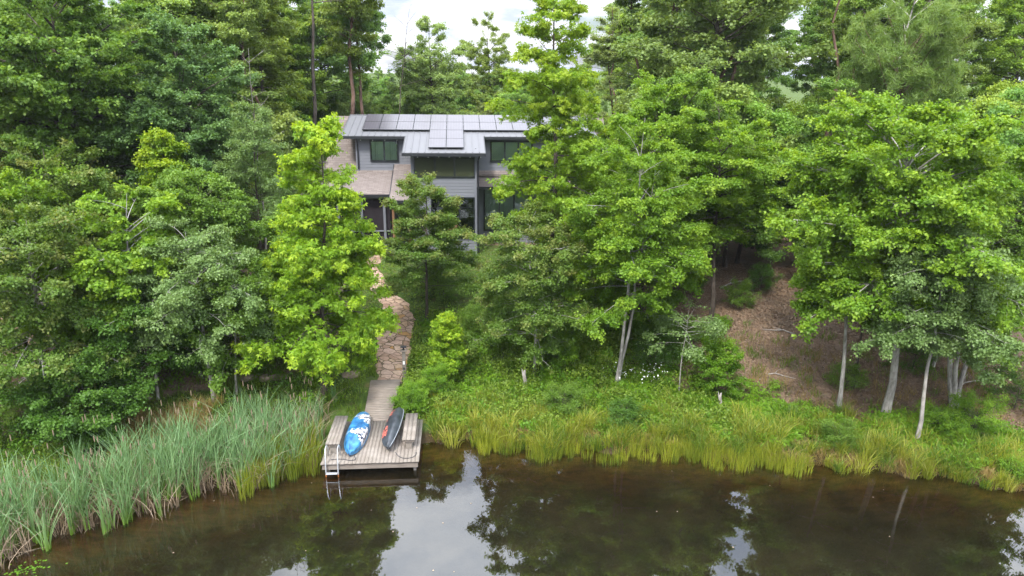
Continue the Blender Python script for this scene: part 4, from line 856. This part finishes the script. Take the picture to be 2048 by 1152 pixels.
# broken snags
def snag(x, y, H, r, label):
    rng = np.random.default_rng(int(x * 10) + 9); mb = MB()
    mb.tube([(0, 0, -.1), (.02, 0, H * .5), (-.03, .01, H * .8), (.01, 0, H)], [r, r * .85, r * .8, r * .35], 9)
    mb.tube([(-.05, 0, H * .72), (-.10, 0, H * .9), (-.13, 0, H * 1.08)], [r * .5, r * .35, r * .1], 6)
    o = mb.build('snag', MAT['bark_dead'], None, at(x, y)); tag(o, label, 'snag')
snag(2.82, 27.5, 1.0, .10, 'short broken grey snag left of the white maple trunk')
snag(10.9, 25.3, .9, .08, 'dry broken stalk below the bright leafy bush')
def bare_trunk(x, y, H, r, lean, label, bark='bark_dark'):
    (TV, TF), _ = tree_geo(seed=int(abs(x) * 31), H=H, Rc=.8, cb=H * .6, n1=6, prof='egg', nl=4, leaf=.01, tr=r, lean=lean)
    rr = empty('thin_trunk', at(x, y)); tag(rr, label, 'tree trunk'); link('trunk', mesh_np('trunk', TV, TF, smooth=True), MAT[bark], rr)
bare_trunk(6.75, 31.17, 4.5, .10, (-.3, 0), 'short dark crooked trunk behind the twin white trunks')
bare_trunk(-11.1, 27.8, 4, .08, (-.5, 0), 'leaning pale trunk behind the cherry in the left shade', 'bark_grey')
bare_trunk(-10.6, 28.2, 4, .06, (.1, 0), 'slim straight trunk behind the cherry in the left shade', 'bark_grey')
bare_trunk(17.3, 26.3, 4.5, .08, (-.2, 0), 'short dark trunk between the slender and the lichened trunk')
bare_trunk(21.6, 27.3, 6, .10, (1.6, 0), 'trunk leaning right in the shade behind the clump', 'bark_grey')

# ---------------------------------------------------------------- blades, reeds, ferns, herbs (uncountable)
def blades(P, H, W, lean, segs, rng, bend=.5, col=None, taper=.15):
    n = len(P); s = np.linspace(0, 1, segs + 1)
    side = nrm(np.stack([-lean[:, 1], lean[:, 0], np.zeros(n)], 1) + rng.normal(0, .6, (n, 3)) * [1, 1, 0])
    c = P[:, None] + np.array([0, 0, 1.])[None, None] * (H[:, None] * (s - bend * .25 * s ** 3)[None])[..., None]
    c[:, :, :2] += lean[:, None, :] * (H[:, None] * s[None] ** 1.8)[..., None]
    wd = (W[:, None] * (1 - s[None] ** 2 * (1 - taper)))[..., None] * .5
    A = c - side[:, None] * wd; B = c + side[:, None] * wd
    V = np.stack([A, B], 2).reshape(-1, 3); b = np.arange(n)[:, None] * (segs + 1) * 2; j = np.arange(segs)[None] * 2
    F = np.stack([b + j, b + j + 1, b + j + 3, b + j + 2], -1).reshape(-1, 4)
    C = None
    if col is not None: C = np.repeat(col, (segs + 1) * 2, 0)
    return V, F, C, s
def clumps(rng, n, xf, df, per, rad):
    cx = xf(n); cd = df(n); cy = shore(cx) + cd; m = n * per
    a = rng.uniform(0, 6.28, m); r = np.sqrt(rng.uniform(0, 1, m)) * np.repeat(rad * rng.uniform(.5, 1.4, n), per)
    x = np.repeat(cx, per) + np.cos(a) * r; y = np.repeat(cy, per) + np.sin(a) * r
    return x, y, np.stack([np.cos(a), np.sin(a)], 1) * (r / rad)[:, None], np.repeat(rng.uniform(0, 1, n), per)
def avoid(x, y):
    dockm = (x > -5.2) & (x < -1.35) & (y > 21.5) & (y < 25.1); gm = (x > -4.15) & (x < -2.55) & (y > 24.8) & (y < 28.5)
    pa = np.interp(y, cl_y, cl_a); pb = np.interp(y, cl_y, cl_b); pm = (x > pa - .05) & (x < pb + .05) & (y > 28.2)
    hm = (x > -9.2) & (x < 9.8) & (y > 41)
    return ~(dockm | gm | pm | hm)
def stuff(name, parts, mat, label, cat):
    V, F, C, o = [], [], [], 0
    for a, b, c in parts: V.append(a); F.append(b + o); C.append(c); o += len(a)
    ob = link(name, mesh_np(name, np.concatenate(V), np.concatenate(F), np.concatenate(C)), MAT[mat]); tag(ob, label, cat, kind='stuff')
    return ob
def col3(rng, n, g, tip): return np.stack([rng.uniform(0, 1, n), g, tip], 1)

rng = np.random.default_rng(11)
# bank grass, right of the dock
x, y, rad, g = clumps(rng, 760, lambda n: rng.uniform(-1.3, 27, n), lambda n: rng.triangular(-.45, .35, 3.6, n), 74, .24)
patch = np.sin(x * 1.9 + 1.3 * np.sin(y * 1.7)) * np.sin(y * 2.3 + x * .6 + 1); m = avoid(x, y) & ((patch > -.45) | (y - shore(x) < .1)); x, y, rad, g = x[m], y[m], rad[m], g[m]; n = len(x)
P = np.stack([x, y, np.maximum(ground(x, y), -.3) - .03], 1); H = rng.uniform(.4, 1.05, n) * (.75 + .5 * np.repeat(rng.uniform(-.6, 1, 760), 74)[m]) * (1 - .25 * smooth01(1.5, 4, y - shore(x)))
lean = rad * .42 + rng.normal(0, .2, (n, 2)); V, F, C, s = blades(P, H, np.full(n, .024), lean, 3, rng, 1.0, col3(rng, n, g, (rng.uniform(0, 1, n) < .10 + .5 * (g > .8)) * 1.0))
C[:, 0] *= .5 + .5 * np.repeat(g, 8)
dk = np.repeat(g < .3, 8); kf = g < .3
stuff('dark_sedge', [(V[dk], np.arange(dk.sum()).reshape(-1, 8)[:, [0, 1, 3, 2, 2, 3, 5, 4, 4, 5, 7, 6]].reshape(-1, 4), C[dk])], 'herb', 'darker green sedge tufts among the bank grass', 'sedge')
V, C = V[~dk], C[~dk]; F = np.arange(len(V)).reshape(-1, 8)[:, [0, 1, 3, 2, 2, 3, 5, 4, 4, 5, 7, 6]].reshape(-1, 4)
stuff('grass', [(V, F, C)], 'grass', 'long yellow-green grass hanging over the bank edge', 'grass')
# rushes standing in the shallow water
x, y, rad, g = clumps(rng, 150, lambda n: rng.uniform(.5, 13, n), lambda n: rng.uniform(-.9, .1, n), 40, .22)
n = len(x); P = np.stack([x, y, np.full(n, -.15)], 1); lean = rad * .12 + rng.normal(0, .08, (n, 2)); V, F, C, s = blades(P, rng.uniform(.4, .85, n), np.full(n, .018), lean, 3, rng, .3, col3(rng, n, g, np.zeros(n)))
stuff('rushes', [(V, F, C)], 'grass', 'yellow-green rushes standing in the shallow water', 'rushes')
# tan dead skirts under the tufts and brown patch left
x, y, rad, g = clumps(rng, 420, lambda n: rng.uniform(-1, 26, n), lambda n: rng.triangular(-.4, .2, 2.6, n), 48, .26)
n = len(x); P = np.stack([x, y, np.maximum(ground(x, y), -.1) - .02], 1); lean = rad * .45 + rng.normal(0, .25, (n, 2)); p1 = blades(P, rng.uniform(.2, .5, n), np.full(n, .02), lean, 3, rng, 1.0, col3(rng, n, g, np.zeros(n)))
x, y, rad, g = clumps(rng, 70, lambda n: rng.uniform(-12.8, -9.6, n), lambda n: rng.uniform(3.6, 5.8, n), 60, .30)
n = len(x); P = np.stack([x, y, ground(x, y) - .02], 1); lean = rng.normal(0, .25, (n, 2)); p2 = blades(P, rng.uniform(.3, .8, n), np.full(n, .018), lean, 3, rng, .8, col3(rng, n, g, np.zeros(n)))
x, y, rad, g = clumps(rng, 300, lambda n: rng.uniform(9, 24, n), lambda n: 2.2 + 7 * rng.uniform(0, 1, n) ** 1.6, 26, .4)
n = len(x); P = np.stack([x, y, ground(x, y) - .02], 1); lean = rng.normal(0, .35, (n, 2)); p3 = blades(P, rng.uniform(.15, .45, n), np.full(n, .016), lean, 3, rng, .8, col3(rng, n, g, np.zeros(n)))
x, y, rad, g = clumps(rng, 200, lambda n: rng.uniform(9, 25, n), lambda n: 2.5 + 8 * rng.uniform(0, 1, n) ** 1.8, 34, .35)
n = len(x); P = np.stack([x, y, ground(x, y) - .02], 1); lean = rad * .3 + rng.normal(0, .2, (n, 2)); p4 = blades(P, rng.uniform(.15, .45, n), np.full(n, .02), lean, 3, rng, .9, col3(rng, n, g, np.zeros(n)))
stuff('slope_grass', [p4[:3]], 'herb', 'sparse green grass on the lower bare slope', 'grass')
stuff('dry_grass', [p[:3] for p in (p1, p2, p3)], 'tan_grass', 'tan dry grass at the water edge and under the trees', 'dry grass')
# green grass left bank + slopes
x, y, rad, g = clumps(rng, 620, lambda n: rng.uniform(-22, 9.5, n), lambda n: rng.uniform(2.6, 8.5, n), 46, .34)
m = avoid(x, y) & ~((x > -13) & (x < -10.5) & (y - shore(x) > 4.6) & (y - shore(x) < 5.6)); x, y, rad, g = x[m], y[m], rad[m], g[m]; n = len(x)
P = np.stack([x, y, ground(x, y) - .02], 1); lean = rad * .3 + rng.normal(0, .2, (n, 2)); V, F, C, s = blades(P, rng.uniform(.2, .55, n), np.full(n, .022), lean, 3, rng, .9, col3(rng, n, g * .8, (rng.uniform(0, 1, n) < .08) * 1.0))
stuff('meadow_grass', [(V, F, C)], 'herb', 'green grass on the slope beside the path and behind the reeds', 'grass')
# cattails
def cat_x(n): return rng.uniform(-26, -5.25, n)
x, y, rad, g = clumps(rng, 540, cat_x, lambda n: rng.triangular(-.95, .6, 3.9, n), 15, .13)
m = (x < -5.1) | (y > 25.4); x, y, rad, g = x[m], y[m], rad[m], g[m]; n = len(x)
tail = np.where(rng.uniform(0, 1, n) < .14, rng.uniform(1.5, 5, n), 1)[:, None]; P = np.stack([x, y, np.clip(ground(x, y), -.3, 9)], 1); taper_x = .72 + .28 * smooth01(-5.0, -8.5, x)
lean = rad * .16 + rng.normal(0, .15, (n, 2)) * tail + [.03, 0]; H = rng.triangular(.9, 1.75, 2.2, n) * taper_x
V, F, C, s = blades(P, H, rng.uniform(.026, .044, n), lean, 6, rng, .35, col3(rng, n, g, np.zeros(n)))
# yellower green at the foot of each leaf
Cs = C.reshape(n, 7, 2, 3).copy(); Cs[:, :, :, 2] = np.clip(.9 - s * 2.2, 0, 1)[None, :, None]; C = Cs.reshape(-1, 3)
stuff('cattails', [(V, F, C)], 'cattail', 'tall blue-green cattails along the left shore', 'cattails')
x, y, rad, g = clumps(rng, 420, cat_x, lambda n: rng.triangular(-.8, -.2, 3.6, n), 13, .22)
m = (x < -5.3) | (y > 25.4); x, y, rad, g = x[m], y[m], rad[m], g[m]; n = len(x)
P = np.stack([x, y, np.clip(ground(x, y), -.1, 9)], 1); lean = rad * .5 + rng.normal(0, .35, (n, 2)); V, F, C, s = blades(P, rng.uniform(.5, 1.5, n), np.full(n, .024), lean, 4, rng, .9, col3(rng, n, g, np.zeros(n)))
# spikes
n = 260; x = rng.uniform(-24, -5.6, n); y = shore(x) + rng.uniform(-.3, 3.6, n); z0 = rng.uniform(1.5, 2.0, n); SPK = np.zeros((n, 3, 3)); SPK[:, :, 0] = x[:, None]; SPK[:, :, 1] = y[:, None]; SPK[:, :, 2] = (np.clip(ground(x, y), -.1, 9) + z0)[:, None] + np.array([0, .12, .22])[None]
V2, F2 = tubes(SPK, np.tile(np.array([.012, .018, .012]), (n, 1)), 5)
stuff('dead_reeds', [(V, F, C), (V2, F2, np.tile([[.5, .5, .2]], (len(V2), 1)))], 'dead_reed', 'dry tan reed stalks and seed spikes among the cattails', 'dead reeds')
# yellow-green sedge left of the dock
x, y, rad, g = clumps(rng, 60, lambda n: rng.uniform(-7.4, -5.3, n), lambda n: rng.uniform(-.7, 1.2, n), 50, .25)
n = len(x); P = np.stack([x, y, np.clip(ground(x, y), -.2, 9)], 1); lean = rad * .15 + rng.normal(0, .1, (n, 2)); V, F, C, s = blades(P, rng.uniform(.6, 1.2, n), np.full(n, .02), lean, 4, rng, .4, col3(rng, n, g * .5, np.zeros(n)))
stuff('sedge', [(V, F, C)], 'grass', 'yellow-green sedge between the cattails and the dock', 'sedge')
# herbs: leaf-sized ground cover
def herb_field(n, xf, df, size, zr, rng, kind='oval'):
    x = xf(n); y = shore(x) + df(n)
    dens = .5 + .5 * np.sin(x * 1.7 + 2 * np.sin(y * 1.1)) * np.sin(y * 1.9 + 1.3 * np.sin(x * .9)); hh = zr * (.35 + dens)
    m = avoid(x, y) & (rng.uniform(0, 1, n) < .35 + dens) & ((straw_mask(x, y) < .5) | (rng.uniform(0, 1, n) < .045 + .45 * smooth01(7.5, 3.5, y - shore(x))))
    x, y, hh, dens = x[m], y[m], hh[m], dens[m]; n = len(x); P = np.stack([x, y, ground(x, y) + rng.uniform(0, 1, n) ** .7 * hh], 1)
    return leaves(P, nrm(rng.normal(0, 1, (n, 3)) + [0, 0, .2]), size, rng, kind, up=1.0, col=col3(rng, n, dens * .6 + .4 * rng.uniform(0, 1, n), rng.uniform(0, 1, n) ** 3))
p1 = herb_field(60000, lambda n: rng.uniform(-2.6, 11, n), lambda n: rng.uniform(.8, 10, n), .11, .6, rng)
p2 = herb_field(16000, lambda n: rng.uniform(-22, -4, n), lambda n: rng.uniform(3.5, 13, n), .10, .4, rng)
p3 = herb_field(10000, lambda n: rng.uniform(9, 28, n), lambda n: rng.uniform(.8, 3.4, n), .08, .35, rng)
p4 = herb_field(12000, lambda n: rng.uniform(-8, 12, n), lambda n: rng.uniform(9, 17, n), .10, .45, rng)
stuff('ground_cover', [p1, p2, p3, p4], 'herb', 'leafy green herbs covering the slope', 'ground cover')
# taller weeds: small leafy mounds between the grasses
def mounds(n, xf, df, rng, per=150):
    cx = xf(n); cy = shore(cx) + df(n); r = rng.uniform(.18, .5, n); m = n * per; d = nrm(rng.normal(0, 1, (m, 3))); d[:, 2] = np.abs(d[:, 2]); q = rng.uniform(.45, 1, m) ** .5 * np.repeat(r, per) * (1 + .25 * np.sin(d[:, 0] * 7 + np.repeat(cx, per) * 9))
    P = np.stack([np.repeat(cx, per), np.repeat(cy, per), np.repeat(ground(cx, cy), per)], 1) + d * q[:, None] * [1, 1, 1.35]; ok = avoid(P[:, 0], P[:, 1]); P, d = P[ok], d[ok]; m = len(P)
    g_ = np.repeat(rng.uniform(0, 1, n), per)[ok]
    return leaves(P, nrm(d + [0, 0, .1]), .11, rng, 'oval', up=.8, col=col3(rng, m, g_, (g_ > .75) * rng.uniform(0, 1, m)))
stuff('weeds', [mounds(330, lambda n: rng.uniform(-2, 11, n), lambda n: rng.uniform(.5, 10, n), rng), mounds(60, lambda n: rng.uniform(11, 26, n), lambda n: rng.uniform(.3, 3.4, n), rng), mounds(70, lambda n: rng.uniform(-22, -4.6, n), lambda n: rng.uniform(4, 10, n), rng)], 'bright', 'leafy green weeds in mounds on the bank', 'weeds')
# ferns
nf = 820; fx = np.concatenate([rng.uniform(-.5, 24, 300), rng.uniform(7.2, 12.5, 260), rng.uniform(-.5, 14, 150), rng.uniform(7.8, 13.5, 60), rng.uniform(17.5, 22, 50)]); fd = np.concatenate([rng.uniform(.8, 3.6, 300), rng.uniform(1.6, 4.0, 260), rng.uniform(1.2, 5.0, 150), rng.uniform(8.3, 10.5, 60), rng.uniform(1.8, 4, 50)])
fy = shore(fx) + fd; nfr = 7; az_ = np.tile(np.arange(nfr) * 2 * np.pi / nfr, nf) + rng.uniform(0, 6, nf * nfr); FX = np.repeat(fx, nfr); FY = np.repeat(fy, nfr); Lf = rng.uniform(.4, .75, nf * nfr); np_ = 9
ss = np.tile(np.linspace(.2, 1, np_), nf * nfr * 2); ia = np.repeat(np.arange(nf * nfr), np_ * 2); sg = np.tile(np.repeat([1, -1], np_), nf * nfr)
r_ = Lf[ia] * ss * .75; px = FX[ia] + np.cos(az_[ia]) * r_; py = FY[ia] + np.sin(az_[ia]) * r_; pz = ground(FX, FY)[ia] + Lf[ia] * (1.15 * ss - .75 * ss ** 2) 
dd_ = np.stack([np.cos(az_[ia]) * .5 - sg * np.sin(az_[ia]), np.sin(az_[ia]) * .5 + sg * np.cos(az_[ia]), 0 * ss], 1)
V, F, C = leaves(np.stack([px, py, pz], 1), nrm(dd_), .17 * 1.0, rng, 'thin', up=1.6, col=col3(rng, len(px), np.repeat(rng.uniform(0, 1, nf), nfr)[ia], np.zeros(len(px))))
stuff('ferns', [(V, F, C)], 'fern', 'bright green ferns massed along the bank', 'ferns')
# litter on the slope
n = 60000; x = rng.uniform(8, 26, n); y = shore(x) + rng.uniform(3.2, 18, n); P = np.stack([x, y, ground(x, y) + .012], 1)
p1 = leaves(P, nrm(rng.normal(0, 1, (n, 3)) * [1, 1, .08]), .10, rng, 'oval', up=6, col=col3(rng, n, rng.uniform(0, 1, n), (rng.uniform(0, 1, n) < .10) * 1.0))
stuff('leaf_litter', [p1], 'litter', 'brown pine straw and fallen leaves on the bare slope', 'leaf litter')
# white flowers
n = 90; x = 8.1 + rng.normal(0, .75, n); y = 27.6 + rng.normal(0, .35, n); P = np.stack([x, y, ground(x, y) + rng.uniform(.45, .8, n)], 1)
fl = leaves(P, nrm(rng.normal(0, 1, (n, 3))), .07, rng, 'wide', up=2); me = mesh_np('blossom', fl[0], fl[1]); simple('blossom_white', (.75, .78, .72), .7)
fo = empty('flowering_plant', at(8.1, 27.6)); tag(fo, 'plant with white blossom right of the twin trunks', 'plant'); a_ = at(8.1, 27.6)
link('blossom', me, MAT['blossom_white'], fo, (-a_[0], -a_[1], -a_[2]))
n = 60; th = rng.uniform(0, 6.28, n); pp = P[:n]; st = np.zeros((n, 3, 3)); st[:, 2] = pp; st[:, 0] = pp * [1, 1, 0] + np.stack([0 * pp[:, 0], 0 * pp[:, 0], ground(pp[:, 0], pp[:, 1])], 1); st[:, 1] = (st[:, 0] + st[:, 2]) / 2 + [.02, 0, 0]
V, F = tubes(st, np.full((n, 3), .005), 3); link('stem', mesh_np('stem', V, F, np.tile([[.5, .5, 0]], (len(V), 1))), MAT['herb'], fo, (-a_[0], -a_[1], -a_[2]))
# floating bits
n = 24; x = rng.uniform(-9, 16, n); y = rng.uniform(16.5, 21.5, n); m = y < shore(x) - .8; x, y = x[m], y[m]; n = len(x)
V, F, C = leaves(np.stack([x, y, np.full(n, .012)], 1), nrm(rng.normal(0, 1, (n, 3)) * [1, 1, 0.02]), .05, rng, 'wide', up=40, col=col3(rng, n, rng.uniform(0, 1, n), np.ones(n)))
V[:, 2] = .006; stuff('floating_debris', [(V, F, C)], 'dead_reed', 'tiny pale leaves and bits floating on the water', 'floating debris')
n = 60; x = -12.6 + rng.normal(0, .35, n); y = 17.4 + rng.normal(0, .2, n)
V, F, C = leaves(np.stack([x, y, np.full(n, .006)], 1), nrm(rng.normal(0, 1, (n, 3)) * [1, 1, 0.02]), .08, rng, 'wide', up=40, col=col3(rng, n, rng.uniform(0, 1, n), np.zeros(n))); V[:, 2] = .007
stuff('pondweed', [(V, F, C)], 'bright', 'green floating pondweed beside the left reeds', 'pondweed')

# ---------------------------------------------------------------- haze
hz = MB().box(-450, 450, -140, 640, -4, 34); k = M('pale_air'); pv = k.n('ShaderNodeVolumePrincipled'); pv.inputs['Density'].default_value = .0002; pv.inputs['Color'].default_value = (.86, .92, 1, 1); pv.inputs['Anisotropy'].default_value = .2
k.t.links.new(pv.outputs[0], k.o.inputs['Volume']); ho = hz.build('haze', k.m); tag(ho, kind='stuff')

def fallen(x, y, ang, ln, r, label):
    z = float(ground(x, y)); P = [(0, 0, z + r)]
    for q in (.3, .6, 1.0): xx, yy = math.cos(ang) * ln * q, math.sin(ang) * ln * q + .12 * math.sin(q * 5); P.append((xx, yy, float(ground(x + xx, y + yy)) + r + .03 * math.sin(q * 4)))
    mb = MB(); mb.tube([(a, b, c - z) for a, b, c in P], [r, r * .85, r * .6, r * .25], 7)
    a, b, c = P[1]; mb.tube([(a, b, c - z), (a + math.cos(ang + .8) * ln * .2, b + math.sin(ang + .8) * ln * .2, c - z + .12), (a + math.cos(ang + .6) * ln * .38, b + math.sin(ang + .6) * ln * .38, c - z + .16)], [r * .5, r * .35, r * .15], 5)
    o = mb.build('fallen_branch', MAT['bark_dead'], None, (x, y, z), smooth=True); tag(o, label, 'branch', 'fallen branches on the bare slope')
fallen(14.6, 35.6, .3, 2.4, .05, 'grey fallen branch across the upper part of the bare slope')
fallen(16.6, 30.6, 2.6, 1.6, .035, 'thin fallen branch on the middle of the bare slope below the round bush')
fallen(14.0, 27.6, -.2, 1.2, .03, 'small fallen branch on the lower bare slope left of the slender pale trunk')
fallen(21.6, 25.6, .2, 1.8, .04, 'fallen branch in the shade right of the clump of trunks')
